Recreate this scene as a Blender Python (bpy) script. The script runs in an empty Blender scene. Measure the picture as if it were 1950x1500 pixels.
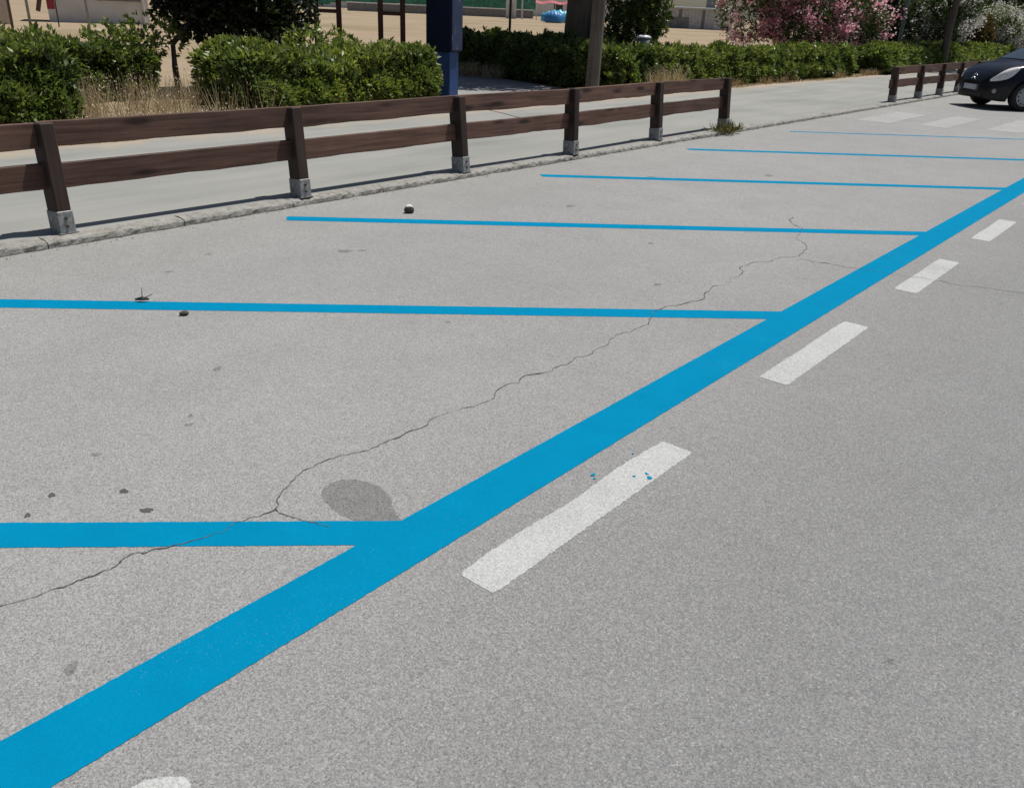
import bpy, math, random
import numpy as np
from mathutils import Matrix, Vector

R_ = math.radians
rng = np.random.default_rng(7)
random.seed(7)

# ------------------------------------------------------------------ camera, sky, sun, exposure
sc = bpy.context.scene
cam_d = bpy.data.cameras.new('camera')
cam = bpy.data.objects.new('camera', cam_d)
sc.collection.objects.link(cam)
cam_d.sensor_width = 36.0
cam_d.lens = 36.0 * 1600.0 / 1950.0
cam_d.clip_start = 0.05
cam_d.clip_end = 3000.0
cam.matrix_world = Matrix(((0.76724638, -0.29592057, 0.56900265, 0.0),
                           (0.64004974, 0.29677047, -0.70870559, 0.0),
                           (0.04085738, 0.9079418, 0.41709995, 1.6),
                           (0, 0, 0, 1)))
sc.camera = cam

SUN = Vector((0.11, 0.40, 1.0)).normalized()
elev = math.asin(SUN.z)
azim = math.atan2(SUN.x, SUN.y)
world = bpy.data.worlds.new('World')
sc.world = world
world.use_nodes = True
wn = world.node_tree
sky = wn.nodes.new('ShaderNodeTexSky')
sky.sky_type = 'NISHITA'
sky.sun_disc = False
sky.sun_elevation = elev
sky.sun_rotation = azim
sky.air_density = 1.0
sky.dust_density = 1.5
bg = wn.nodes['Background']
bg.inputs['Strength'].default_value = 0.055
wn.links.new(sky.outputs[0], bg.inputs['Color'])

sun_d = bpy.data.lights.new('sun', 'SUN')
sun_d.energy = 4.7
sun_d.angle = R_(0.53)
sun_d.color = (1.0, 0.972, 0.925)
sun = bpy.data.objects.new('sun', sun_d)
sc.collection.objects.link(sun)
sun.rotation_euler = SUN.to_track_quat('Z', 'Y').to_euler()
sun.location = (5, 10, 40)

sc.view_settings.view_transform = 'Standard'
sc.view_settings.look = 'None'
sc.view_settings.gamma = 1.0
sc.view_settings.exposure = 0.0
sc.view_settings.use_curve_mapping = False

# ------------------------------------------------------------------ helpers
COL = sc.collection


def link(name, me, parent=None, loc=None, rot=None):
    o = bpy.data.objects.new(name, me)
    COL.objects.link(o)
    if parent is not None:
        o.parent = parent
    if loc is not None:
        o.location = loc
    if rot is not None:
        o.rotation_euler = rot
    return o


def tag(o, label=None, cat=None, group=None, kind=None):
    if label:
        o['label'] = label
    if cat:
        o['category'] = cat
    if group:
        o['group'] = group
    if kind:
        o['kind'] = kind
    return o


def empty(name, loc=(0, 0, 0), rz=0.0):
    o = link(name, None, loc=loc, rot=(0, 0, rz))
    o.empty_display_size = 0.2
    return o


class MB:
    """collects shapes, becomes one mesh"""

    def __init__(s):
        s.v = []
        s.f = []
        s.m = []

    def add(s, vs, fs, mi=0):
        b = len(s.v)
        s.v += [tuple(p) for p in vs]
        for f in fs:
            s.f.append([b + i for i in f])
            s.m.append(mi)

    def box(s, x0, x1, y0, y1, z0, z1, mi=0, M=None):
        vs = [Vector((x, y, z)) for z in (z0, z1) for y in (y0, y1) for x in (x0, x1)]
        if M is not None:
            vs = [M @ p for p in vs]
        s.add(vs, [(0, 2, 3, 1), (4, 5, 7, 6), (0, 1, 5, 4), (2, 6, 7, 3), (0, 4, 6, 2), (1, 3, 7, 5)], mi)

    def bbox(s, x0, x1, y0, y1, z0, z1, c=0.006, mi=0, M=None):
        """box with chamfered edges"""
        vs, idx = [], {}
        X, Y, Z = (x0, x1), (y0, y1), (z0, z1)
        sg = (1, -1)
        for i in (0, 1):
            for j in (0, 1):
                for k in (0, 1):
                    for a in range(3):
                        p = [X[i] + sg[i] * c, Y[j] + sg[j] * c, Z[k] + sg[k] * c]
                        p[a] = (X[i], Y[j], Z[k])[a]
                        idx[(i, j, k, a)] = len(vs)
                        vs.append(Vector(p))
        fs = []
        g = lambda i, j, k, a: idx[(i, j, k, a)]
        for e in (0, 1):
            q = [g(e, 0, 0, 0), g(e, 1, 0, 0), g(e, 1, 1, 0), g(e, 0, 1, 0)]
            fs.append(q if e else q[::-1])
            q = [g(0, e, 0, 1), g(0, e, 1, 1), g(1, e, 1, 1), g(1, e, 0, 1)]
            fs.append(q if e else q[::-1])
            q = [g(0, 0, e, 2), g(1, 0, e, 2), g(1, 1, e, 2), g(0, 1, e, 2)]
            fs.append(q if e else q[::-1])
        for a in (0, 1):
            for b in (0, 1):
                fs.append([g(0, a, b, 1), g(1, a, b, 1), g(1, a, b, 2), g(0, a, b, 2)])
                fs.append([g(a, 0, b, 0), g(a, 1, b, 0), g(a, 1, b, 2), g(a, 0, b, 2)])
                fs.append([g(a, b, 0, 0), g(a, b, 1, 0), g(a, b, 1, 1), g(a, b, 0, 1)])
        for i in (0, 1):
            for j in (0, 1):
                for k in (0, 1):
                    fs.append([g(i, j, k, 0), g(i, j, k, 1), g(i, j, k, 2)])
        if M is not None:
            vs = [M @ p for p in vs]
        s.add(vs, fs, mi)

    def tube(s, pts, radii, n=8, mi=0, cap=True):
        rings = []
        for i, p in enumerate(pts):
            p = Vector(p)
            a = Vector(pts[max(i - 1, 0)])
            b = Vector(pts[min(i + 1, len(pts) - 1)])
            t = (b - a).normalized()
            up = Vector((0, 0, 1)) if abs(t.z) < 0.9 else Vector((1, 0, 0))
            u = t.cross(up).normalized()
            w = t.cross(u)
            r = radii[i] if hasattr(radii, '__len__') else radii
            rings.append([p + u * math.cos(2 * math.pi * k / n) * r + w * math.sin(2 * math.pi * k / n) * r for k in range(n)])
        vs = [q for r in rings for q in r]
        fs = []
        for i in range(len(rings) - 1):
            for k in range(n):
                a, b = i * n + k, i * n + (k + 1) % n
                fs.append((a, b, b + n, a + n))
        if cap:
            fs.append(tuple(range(n))[::-1])
            fs.append(tuple((len(rings) - 1) * n + k for k in range(n)))
        s.add(vs, fs, mi)

    def lathe(s, prof, n=24, axis='Y', M=None, mi=0):
        """prof: list of (r, h) turned about an axis"""
        vs = []
        for r, h in prof:
            for k in range(n):
                a = 2 * math.pi * k / n
                c, d = r * math.cos(a), r * math.sin(a)
                vs.append(Vector((c, h, d)) if axis == 'Y' else Vector((c, d, h)))
        fs = []
        for i in range(len(prof) - 1):
            for k in range(n):
                a, b = i * n + k, i * n + (k + 1) % n
                fs.append((a, b, b + n, a + n))
        if M is not None:
            vs = [M @ p for p in vs]
        s.add(vs, fs, mi)

    def grid(s, P, mi=0, flip=False):
        nu, nv = len(P), len(P[0])
        vs = [p for row in P for p in row]
        fs = []
        for i in range(nu - 1):
            for j in range(nv - 1):
                q = (i * nv + j, i * nv + j + 1, (i + 1) * nv + j + 1, (i + 1) * nv + j)
                fs.append(q[::-1] if flip else q)
        s.add(vs, fs, mi)

    def mesh(s, name, mats, smooth=False):
        me = bpy.data.meshes.new(name)
        me.from_pydata(s.v, [], s.f)
        if not isinstance(mats, (list, tuple)):
            mats = [mats]
        for m in mats:
            me.materials.append(m)
        if len(mats) > 1:
            me.polygons.foreach_set('material_index', s.m)
        if smooth:
            me.polygons.foreach_set('use_smooth', [True] * len(me.polygons))
        me.update()
        return me

    def build(s, name, mats, parent=None, smooth=False, loc=None, rot=None):
        return link(name, s.mesh(name, mats, smooth), parent, loc, rot)


# ------------------------------------------------------------------ materials
class NT:
    def __init__(s, name):
        s.m = bpy.data.materials.new(name)
        s.m.use_nodes = True
        s.t = s.m.node_tree
        s.b = s.t.nodes['Principled BSDF']
        s.out = s.t.nodes['Material Output']

    def n(s, typ, **kw):
        nd = s.t.nodes.new(typ)
        for k, v in kw.items():
            if k.startswith('_'):
                setattr(nd, k[1:], v)
            else:
                key = int(k[1:]) if k[0] == 'i' and k[1:].isdigit() else k.replace('__', ' ')
                if isinstance(v, bpy.types.NodeSocket):
                    s.t.links.new(v, nd.inputs[key])
                else:
                    nd.inputs[key].default_value = v
        return nd

    def coord(s, kind='Object', scale=None):
        c = s.n('ShaderNodeTexCoord').outputs[kind]
        if scale is not None:
            mp = s.n('ShaderNodeMapping', i0=c)
            mp.inputs['Scale'].default_value = scale
            c = mp.outputs[0]
        return c

    def pos(s, scale=None):
        c = s.n('ShaderNodeNewGeometry').outputs['Position']
        if scale is not None:
            mp = s.n('ShaderNodeMapping', i0=c)
            mp.inputs['Scale'].default_value = scale
            c = mp.outputs[0]
        return c

    def noise(s, vec, scale, detail=3.0, rough=0.55):
        return s.n('ShaderNodeTexNoise', Vector=vec, Scale=scale, Detail=detail, Roughness=rough).outputs['Fac']

    def vor(s, vec, scale, out='Color', feature='F1'):
        return s.n('ShaderNodeTexVoronoi', _feature=feature, Vector=vec, Scale=scale).outputs[out]

    def ramp(s, fac, stops):
        nd = s.n('ShaderNodeValToRGB', Fac=fac)
        cr = nd.color_ramp
        while len(cr.elements) < len(stops):
            cr.elements.new(0.5)
        for e, (p, c) in zip(cr.elements, stops):
            e.position = p
            e.color = (*c, 1) if not isinstance(c, float) else (c, c, c, 1)
        return nd.outputs['Color']

    def mix(s, fac, a, b, blend='MIX'):
        nd = s.n('ShaderNodeMix', _data_type='RGBA', _blend_type=blend)
        for key, v in ((0, fac), (6, a), (7, b)):
            if isinstance(v, bpy.types.NodeSocket):
                s.t.links.new(v, nd.inputs[key])
            elif key == 0:
                nd.inputs[key].default_value = v
            else:
                nd.inputs[key].default_value = (*v, 1)
        return nd.outputs[2]

    def math(s, op, a, b=0.0, clamp=False):
        nd = s.n('ShaderNodeMath', _operation=op, _use_clamp=clamp)
        for k, v in ((0, a), (1, b)):
            if isinstance(v, bpy.types.NodeSocket):
                s.t.links.new(v, nd.inputs[k])
            else:
                nd.inputs[k].default_value = v
        return nd.outputs[0]

    def bump(s, h, strength=0.3, dist=0.01):
        nd = s.n('ShaderNodeBump', Height=h, Strength=strength, Distance=dist)
        s.t.links.new(nd.outputs[0], s.b.inputs['Normal'])

    def fin(s, color=None, rough=None, metal=None, spec=None):
        for key, v in (('Base Color', color), ('Roughness', rough), ('Metallic', metal), ('Specular IOR Level', spec)):
            if v is None:
                continue
            if isinstance(v, bpy.types.NodeSocket):
                s.t.links.new(v, s.b.inputs[key])
            else:
                s.b.inputs[key].default_value = (*v, 1) if isinstance(v, tuple) else v
        return s.m


def plain(name, col, rough=0.6, metal=0.0, var=0.12, scale=8.0, spec=0.5):
    t = NT(name)
    c = t.coord('Object')
    nz = t.noise(c, scale, 4.0)
    lo = tuple(x * (1 - var) for x in col)
    hi = tuple(min(1, x * (1 + var)) for x in col)
    return t.fin(t.ramp(nz, [(0.3, lo), (0.7, hi)]), rough, metal, spec)


def asphalt_color(t, tone=1.0):
    p = t.pos()
    big = t.noise(p, 0.35, 5.0)
    mid = t.noise(p, 2.3, 5.0, 0.6)
    smal = t.noise(p, 14.0, 4.0, 0.65)
    cell = t.vor(p, 250.0)
    cellv = t.n('ShaderNodeSeparateColor', i0=cell).outputs[0]
    fine = t.noise(p, 330.0, 2.0, 0.7)
    # older bays (left of the bay line) paler and warmer than the driven lane
    x = t.n('ShaderNodeSeparateXYZ', i0=p).outputs[0]
    lane = t.math('ADD', x, t.math('MULTIPLY', t.math('SUBTRACT', mid, 0.5), 0.9))
    lane = t.n('ShaderNodeMapRange', Value=lane, i1=-2.6, i2=-0.2, _interpolation_type='SMOOTHSTEP').outputs[0]
    base = t.mix(lane, (0.278 * tone, 0.274 * tone, 0.265 * tone), (0.217 * tone, 0.216 * tone, 0.213 * tone))
    dust = t.n('ShaderNodeMapRange', Value=t.math('ADD', x, t.math('MULTIPLY', big, 1.2)), i1=-4.2, i2=-5.3).outputs[0]
    base = t.mix(t.math('MULTIPLY', dust, 0.5), base, (0.288 * tone, 0.282 * tone, 0.258 * tone))
    k = t.math('ADD', t.math('MULTIPLY', big, 0.30), t.math('MULTIPLY', mid, 0.26))
    k = t.math('ADD', k, t.math('MULTIPLY', smal, 0.16))
    k = t.math('ADD', k, 0.64)
    base = t.mix(1.0, base, t.n('ShaderNodeCombineColor', i0=k, i1=k, i2=k).outputs[0], 'MULTIPLY')
    g = t.math('ADD', t.math('MULTIPLY', cellv, 0.62), t.math('MULTIPLY', fine, 0.58))
    g = t.math('ADD', g, 0.40)
    base = t.mix(1.0, base, t.n('ShaderNodeCombineColor', i0=g, i1=g, i2=g).outputs[0], 'MULTIPLY')
    st = t.n('ShaderNodeTexVoronoi', _feature='F1', Vector=p, Scale=120.0)
    stv = t.n('ShaderNodeSeparateColor', i0=st.outputs['Color']).outputs[1]
    stone = t.math('MULTIPLY', t.math('GREATER_THAN', stv, 0.86), t.math('LESS_THAN', st.outputs['Distance'], 0.42))
    base = t.mix(t.math('MULTIPLY', stone, 0.42), base, (0.44 * tone, 0.435 * tone, 0.42 * tone))
    pits = t.math('LESS_THAN', t.noise(p, 110.0, 2.0), 0.345)
    base = t.mix(t.math('MULTIPLY', pits, 0.62), base, (0.07, 0.068, 0.065))
    return base, cellv, fine, p


def asphalt(name, tone=1.0):
    t = NT(name)
    c, cell, fine, p = asphalt_color(t, tone)
    t.bump(t.math('ADD', cell, fine), 0.45, 0.004)
    return t.fin(c, 0.88, spec=0.25)


def paint(name, col, wear_lo, wear_hi, speck=0.0):
    t = NT(name)
    a, cell, fine, p = asphalt_color(t, 1.02)
    w = t.math('ADD', t.math('MULTIPLY', t.noise(p, 160.0, 3.0, 0.7), 0.72), t.math('MULTIPLY', t.noise(p, 1.7, 4.0), 0.28))
    w = t.n('ShaderNodeMapRange', Value=w, i1=wear_lo, i2=wear_hi).outputs[0]
    soil = t.noise(p, 6.0, 5.0, 0.65)
    pc = t.mix(soil, tuple(x * 0.86 for x in col), tuple(min(1, x * 1.12) for x in col))
    g = t.math('ADD', t.math('MULTIPLY', cell, 0.10 + speck), 0.95 - speck * 0.5)
    pc = t.mix(1.0, pc, t.n('ShaderNodeCombineColor', i0=g, i1=g, i2=g).outputs[0], 'MULTIPLY')
    t.bump(t.math('ADD', cell, fine), 0.28, 0.003)
    return t.fin(t.mix(w, pc, a), 0.85, spec=0.03)


M = {}
M['asphalt'] = asphalt('asphalt')
M['stain'] = asphalt('oily_asphalt', 0.66)
M['spot'] = asphalt('tar_asphalt', 0.30)
M['blue'] = paint('blue_paint', (0.0, 0.197, 0.360), 0.625, 0.78)
M['white'] = paint('white_paint', (0.445, 0.45, 0.435), 0.51, 0.64, 0.28)
M['oldwhite'] = paint('worn_white_paint', (0.36, 0.36, 0.35), 0.42, 0.68, 0.2)
M['crack'] = plain('crack_filler_and_shadow', (0.10, 0.097, 0.090), 0.95, var=0.5, scale=40, spec=0.1)


def pavement_mat():
    t = NT('pavement_asphalt')
    p = t.pos()
    n1 = t.noise(p, 0.5, 5.0)
    n2 = t.noise(t.pos((3.0, 0.35, 1)), 1.0, 4.0)
    c = t.ramp(t.math('ADD', t.math('MULTIPLY', n1, 0.5), t.math('MULTIPLY', n2, 0.5)),
               [(0.32, (0.212, 0.217, 0.200)), (0.5, (0.270, 0.270, 0.250)), (0.68, (0.312, 0.306, 0.280))])
    x = t.n('ShaderNodeSeparateXYZ', i0=p).outputs[0]
    sand = t.n('ShaderNodeMapRange', Value=t.math('SUBTRACT', x, t.math('MULTIPLY', t.noise(p, 1.3, 6.0, 0.65), 1.7)),
               i1=-10.0, i2=-10.55).outputs[0]
    c = t.mix(sand, c, (0.36, 0.30, 0.235))
    g = t.noise(p, 150.0, 2.0, 0.7)
    g = t.math('ADD', t.math('MULTIPLY', g, 0.5), 0.75)
    c = t.mix(1.0, c, t.n('ShaderNodeCombineColor', i0=g, i1=g, i2=g).outputs[0], 'MULTIPLY')
    t.bump(g, 0.3, 0.004)
    return t.fin(c, 0.9, spec=0.2)


def sand_mat(name, a, b, sc_=1.0, grass=None):
    t = NT(name)
    p = t.pos()
    n1 = t.noise(p, 0.15 * sc_, 6.0, 0.6)
    n2 = t.noise(p, 3.0 * sc_, 5.0, 0.7)
    f = t.math('ADD', t.math('MULTIPLY', n1, 0.6), t.math('MULTIPLY', n2, 0.4))
    c = t.ramp(f, [(0.36, a), (0.64, b)])
    if grass:
        bands = t.noise(t.pos((0.10, 1.0, 1)), 0.45, 4.0, 0.6)
        c = t.mix(t.n('ShaderNodeMapRange', Value=bands, i1=0.48, i2=0.6).outputs[0], c, tuple(x * 0.82 for x in b))
        gm = t.n('ShaderNodeMapRange', Value=t.noise(t.pos((1, 1, 1)), 0.09, 5.0, 0.7), i1=0.5, i2=0.62).outputs[0]
        c = t.mix(t.math('MULTIPLY', gm, 0.6), c, grass)
    t.bump(n2, 0.5, 0.03)
    return t.fin(c, 0.95, spec=0.1)


M['pavement'] = pavement_mat()
M['field'] = sand_mat('dry_field', (0.255, 0.185, 0.118), (0.375, 0.295, 0.205), 1.0, (0.19, 0.165, 0.085))
M['verge'] = sand_mat('verge_soil', (0.14, 0.095, 0.06), (0.36, 0.29, 0.20), 3.0)
M['path'] = sand_mat('path_asphalt', (0.23, 0.23, 0.225), (0.33, 0.325, 0.31), 2.0)
M['ground'] = sand_mat('far_ground', (0.25, 0.19, 0.12), (0.36, 0.29, 0.2), 0.5)


def concrete(name, a, b, scale=14.0, bump=0.6):
    t = NT(name)
    p = t.pos()
    n1 = t.noise(p, scale, 6.0, 0.7)
    n2 = t.noise(p, 70.0, 3.0, 0.7)
    c = t.ramp(t.math('ADD', t.math('MULTIPLY', n1, 0.6), t.math('MULTIPLY', n2, 0.4)), [(0.33, a), (0.5, tuple((x + y) / 2 for x, y in zip(a, b))), (0.66, b)])
    t.bump(t.math('ADD', n1, n2), bump, 0.012)
    return t.fin(c, 0.92, spec=0.15)


M['kerb'] = concrete('kerb_concrete', (0.17, 0.16, 0.14), (0.40, 0.39, 0.36))
M['concrete'] = concrete('grey_concrete', (0.22, 0.215, 0.2), (0.36, 0.35, 0.33), 5.0, 0.3)


def wood(name, a, b, along='Y', knots=True):
    t = NT(name)
    c = t.coord('Object')
    rnd = t.n('ShaderNodeObjectInfo').outputs['Random']
    sh = t.n('ShaderNodeCombineXYZ', i0=t.math('MULTIPLY', rnd, 37.0), i1=t.math('MULTIPLY', rnd, 91.0), i2=t.math('MULTIPLY', rnd, 17.0)).outputs[0]
    v = t.n('ShaderNodeVectorMath', _operation='ADD', i0=c, i1=sh).outputs[0]
    sc3 = {'Y': (30, 1.3, 30), 'Z': (30, 30, 1.3), 'X': (1.3, 30, 30)}[along]
    mp = t.n('ShaderNodeMapping', i0=v)
    mp.inputs['Scale'].default_value = sc3
    gr = t.noise(mp.outputs[0], 1.0, 6.0, 0.65)
    bl = t.noise(v, 2.2, 4.0)
    f = t.math('ADD', t.math('MULTIPLY', gr, 0.7), t.math('MULTIPLY', bl, 0.3))
    col = t.ramp(f, [(0.34, a), (0.62, b)])
    if knots:
        kd = {'Y': (7, 1.6, 7), 'Z': (7, 7, 1.6), 'X': (1.6, 7, 7)}[along]
        km = t.n('ShaderNodeMapping', i0=v)
        km.inputs['Scale'].default_value = kd
        d = t.vor(km.outputs[0], 1.0, 'Distance')
        kf = t.n('ShaderNodeMapRange', Value=d, i1=0.10, i2=0.24).outputs[0]
        col = t.mix(t.math('MULTIPLY', t.math('SUBTRACT', 1.0, kf), 0.85), col, tuple(x * 0.3 for x in a))
    val = t.math('ADD', t.math('MULTIPLY', rnd, 0.4), 0.8)
    col = t.mix(1.0, col, t.n('ShaderNodeCombineColor', i0=val, i1=val, i2=val).outputs[0], 'MULTIPLY')
    t.bump(gr, 0.35, 0.006)
    return t.fin(col, 0.72, spec=0.3)


M['rail'] = wood('stained_rail_wood', (0.048, 0.025, 0.018), (0.152, 0.083, 0.061), 'Y')
M['post'] = wood('stained_post_wood', (0.026, 0.016, 0.013), (0.060, 0.038, 0.030), 'Z', False)
M['frame_wood'] = wood('reddish_frame_wood', (0.05, 0.022, 0.014), (0.12, 0.052, 0.035), 'Z', False)
M['pole_wood'] = wood('weathered_pole_wood', (0.07, 0.056, 0.044), (0.135, 0.112, 0.09), 'Z', False)
M['bark'] = wood('tree_bark', (0.05, 0.04, 0.03), (0.13, 0.105, 0.085), 'Z', False)
M['bark_pale'] = wood('pale_bark', (0.12, 0.10, 0.085), (0.24, 0.21, 0.18), 'Z', False)
M['twig'] = plain('twig', (0.085, 0.062, 0.04), 0.9, var=0.4)


def metal(name, col, rough):
    t = NT(name)
    p = t.coord('Object')
    n1 = t.vor(p, 45.0)
    v = t.n('ShaderNodeSeparateColor', i0=n1).outputs[0]
    n2 = t.noise(p, 9.0, 5.0, 0.7)
    f = t.math('ADD', t.math('MULTIPLY', v, 0.35), t.math('MULTIPLY', n2, 0.65))
    return t.fin(t.ramp(f, [(0.3, tuple(x * 0.65 for x in col)), (0.7, tuple(min(1, x * 1.2) for x in col))]), rough, 0.45)


M['zinc'] = metal('galvanised_steel', (0.29, 0.295, 0.295), 0.6)
M['bolt'] = plain('rusty_bolt', (0.06, 0.045, 0.035), 0.7)
M['dark_metal'] = plain('dark_metal', (0.03, 0.032, 0.035), 0.45, 0.3)
M['green_metal'] = plain('green_lamp_metal', (0.10, 0.14, 0.13), 0.5, 0.2)


def leaf_mat(name, stops, trans=0.35, rough=0.42, through=(1.25, 1.35, 0.65)):
    t = NT(name)
    at = t.n('ShaderNodeAttribute', _attribute_name='tint').outputs['Fac']
    col = t.ramp(at, stops)
    t.fin(col, rough, spec=0.45)
    tr = t.n('ShaderNodeBsdfTranslucent')
    tc = t.mix(1.0, col, through, 'MULTIPLY')
    t.t.links.new(tc, tr.inputs['Color'])
    mx = t.n('ShaderNodeMixShader', i0=trans)
    t.t.links.new(t.b.outputs[0], mx.inputs[1])
    t.t.links.new(tr.outputs[0], mx.inputs[2])
    t.t.links.new(mx.outputs[0], t.out.inputs['Surface'])
    return t.m


M['leaf'] = leaf_mat('hedge_leaf', [(0.0, (0.052, 0.080, 0.028)), (0.4, (0.125, 0.172, 0.048)), (0.75, (0.240, 0.275, 0.072)), (1.0, (0.36, 0.35, 0.11))])
M['leaf_dark'] = leaf_mat('dark_evergreen_leaf', [(0.0, (0.012, 0.018, 0.008)), (0.6, (0.025, 0.036, 0.012)), (1.0, (0.05, 0.065, 0.02))], 0.15)
M['leaf_grey'] = leaf_mat('oleander_leaf', [(0.0, (0.04, 0.065, 0.025)), (0.6, (0.085, 0.12, 0.045)), (1.0, (0.15, 0.18, 0.075))], 0.3)
M['leaf_brown'] = leaf_mat('rusty_leaf', [(0.0, (0.05, 0.05, 0.018)), (0.5, (0.11, 0.07, 0.025)), (1.0, (0.2, 0.1, 0.03))], 0.25)
M['petal_pink'] = leaf_mat('pink_petal', [(0.0, (0.70, 0.20, 0.30)), (0.5, (0.86, 0.45, 0.53)), (1.0, (0.93, 0.76, 0.77))], 0.5, 0.6, (1, 1, 1))
M['petal_white'] = leaf_mat('white_petal', [(0.0, (0.55, 0.52, 0.45)), (1.0, (0.78, 0.77, 0.73))], 0.3, 0.6, (1, 1, 1))
M['straw'] = leaf_mat('dry_grass_blade', [(0.0, (0.24, 0.16, 0.08)), (0.5, (0.48, 0.37, 0.21)), (1.0, (0.75, 0.66, 0.48))], 0.25, 0.8, (1, 1, .9))
M['weed'] = leaf_mat('weed_leaf', [(0.0, (0.05, 0.055, 0.02)), (0.5, (0.10, 0.11, 0.035)), (1.0, (0.27, 0.19, 0.09))], 0.25, 0.7)

# ------------------------------------------------------------------ leaf builders (numpy)


def unit(a):
    return a / np.maximum(np.linalg.norm(a, axis=-1, keepdims=True), 1e-9)


def leaves(P, D, L, W, tint, fold=0.18):
    """quads: base, side, tip, side. P base points, D directions, L lengths, W widths"""
    n = len(P)
    D = unit(D)
    S = unit(np.cross(D, unit(rng.normal(size=(n, 3)) + np.array([0, 0, 0.3]))))
    N = np.cross(S, D)
    L = L[:, None]
    W = W[:, None]
    mid = P + D * L * 0.5
    V = np.stack([P, mid + S * W * 0.5 + N * W * fold, P + D * L - N * L * 0.10, mid - S * W * 0.5 + N * W * fold], 1)
    return V.reshape(-1, 3), tint


def leaf_object(name, chunks, mat, parent=None, kind=None):
    V = np.concatenate([c[0] for c in chunks])
    T = np.concatenate([c[1] for c in chunks])
    n = len(V) // 4
    me = bpy.data.meshes.new(name)
    me.vertices.add(n * 4)
    me.vertices.foreach_set('co', V.astype(np.float32).ravel())
    me.loops.add(n * 4)
    me.loops.foreach_set('vertex_index', np.arange(n * 4, dtype=np.int32))
    me.polygons.add(n)
    me.polygons.foreach_set('loop_start', np.arange(0, n * 4, 4, dtype=np.int32))
    a = me.attributes.new('tint', 'FLOAT', 'FACE')
    a.data.foreach_set('value', np.clip(T, 0, 1).astype(np.float32))
    me.materials.append(mat)
    me.update()
    me.validate()
    o = link(name, me, parent)
    if kind:
        o['kind'] = kind
    return o


_ph = rng.uniform(0, 6.28, (6, 3))
_fr = rng.normal(size=(6, 3))


def lump(P, s=1.0):
    """smooth pseudo noise -1..1 on points"""
    o = 0
    for i in range(6):
        k = s * (1.2 + 0.9 * i)
        f = unit(_fr[i])
        o = o + np.sin((P @ f) * k + _ph[i, 0]) * np.cos((P @ np.roll(f, 1)) * k * 0.8 + _ph[i, 1]) / (1 + 0.35 * i)
    return o / 2.4


def sprigs(P, N, per, L, W, mat_bias=0.0, spread=0.9, up=0.35):
    """rosettes of leaves at points P opening along N"""
    n = len(P)
    A = unit(N + np.array([0, 0, up]) + rng.normal(size=(n, 3)) * 0.35)
    rep = np.repeat(np.arange(n), per)
    d = A[rep] + unit(rng.normal(size=(n * per, 3))) * spread
    base = P[rep] + rng.normal(size=(n * per, 3)) * L * 0.18
    sp = rng.beta(2, 3.2, n)
    t = sp[rep] * 0.75 + rng.uniform(-0.1, 0.25, n * per) + mat_bias
    ln = L * rng.uniform(0.65, 1.25, n * per)
    return leaves(base, d, ln, ln * W, t)


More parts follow.
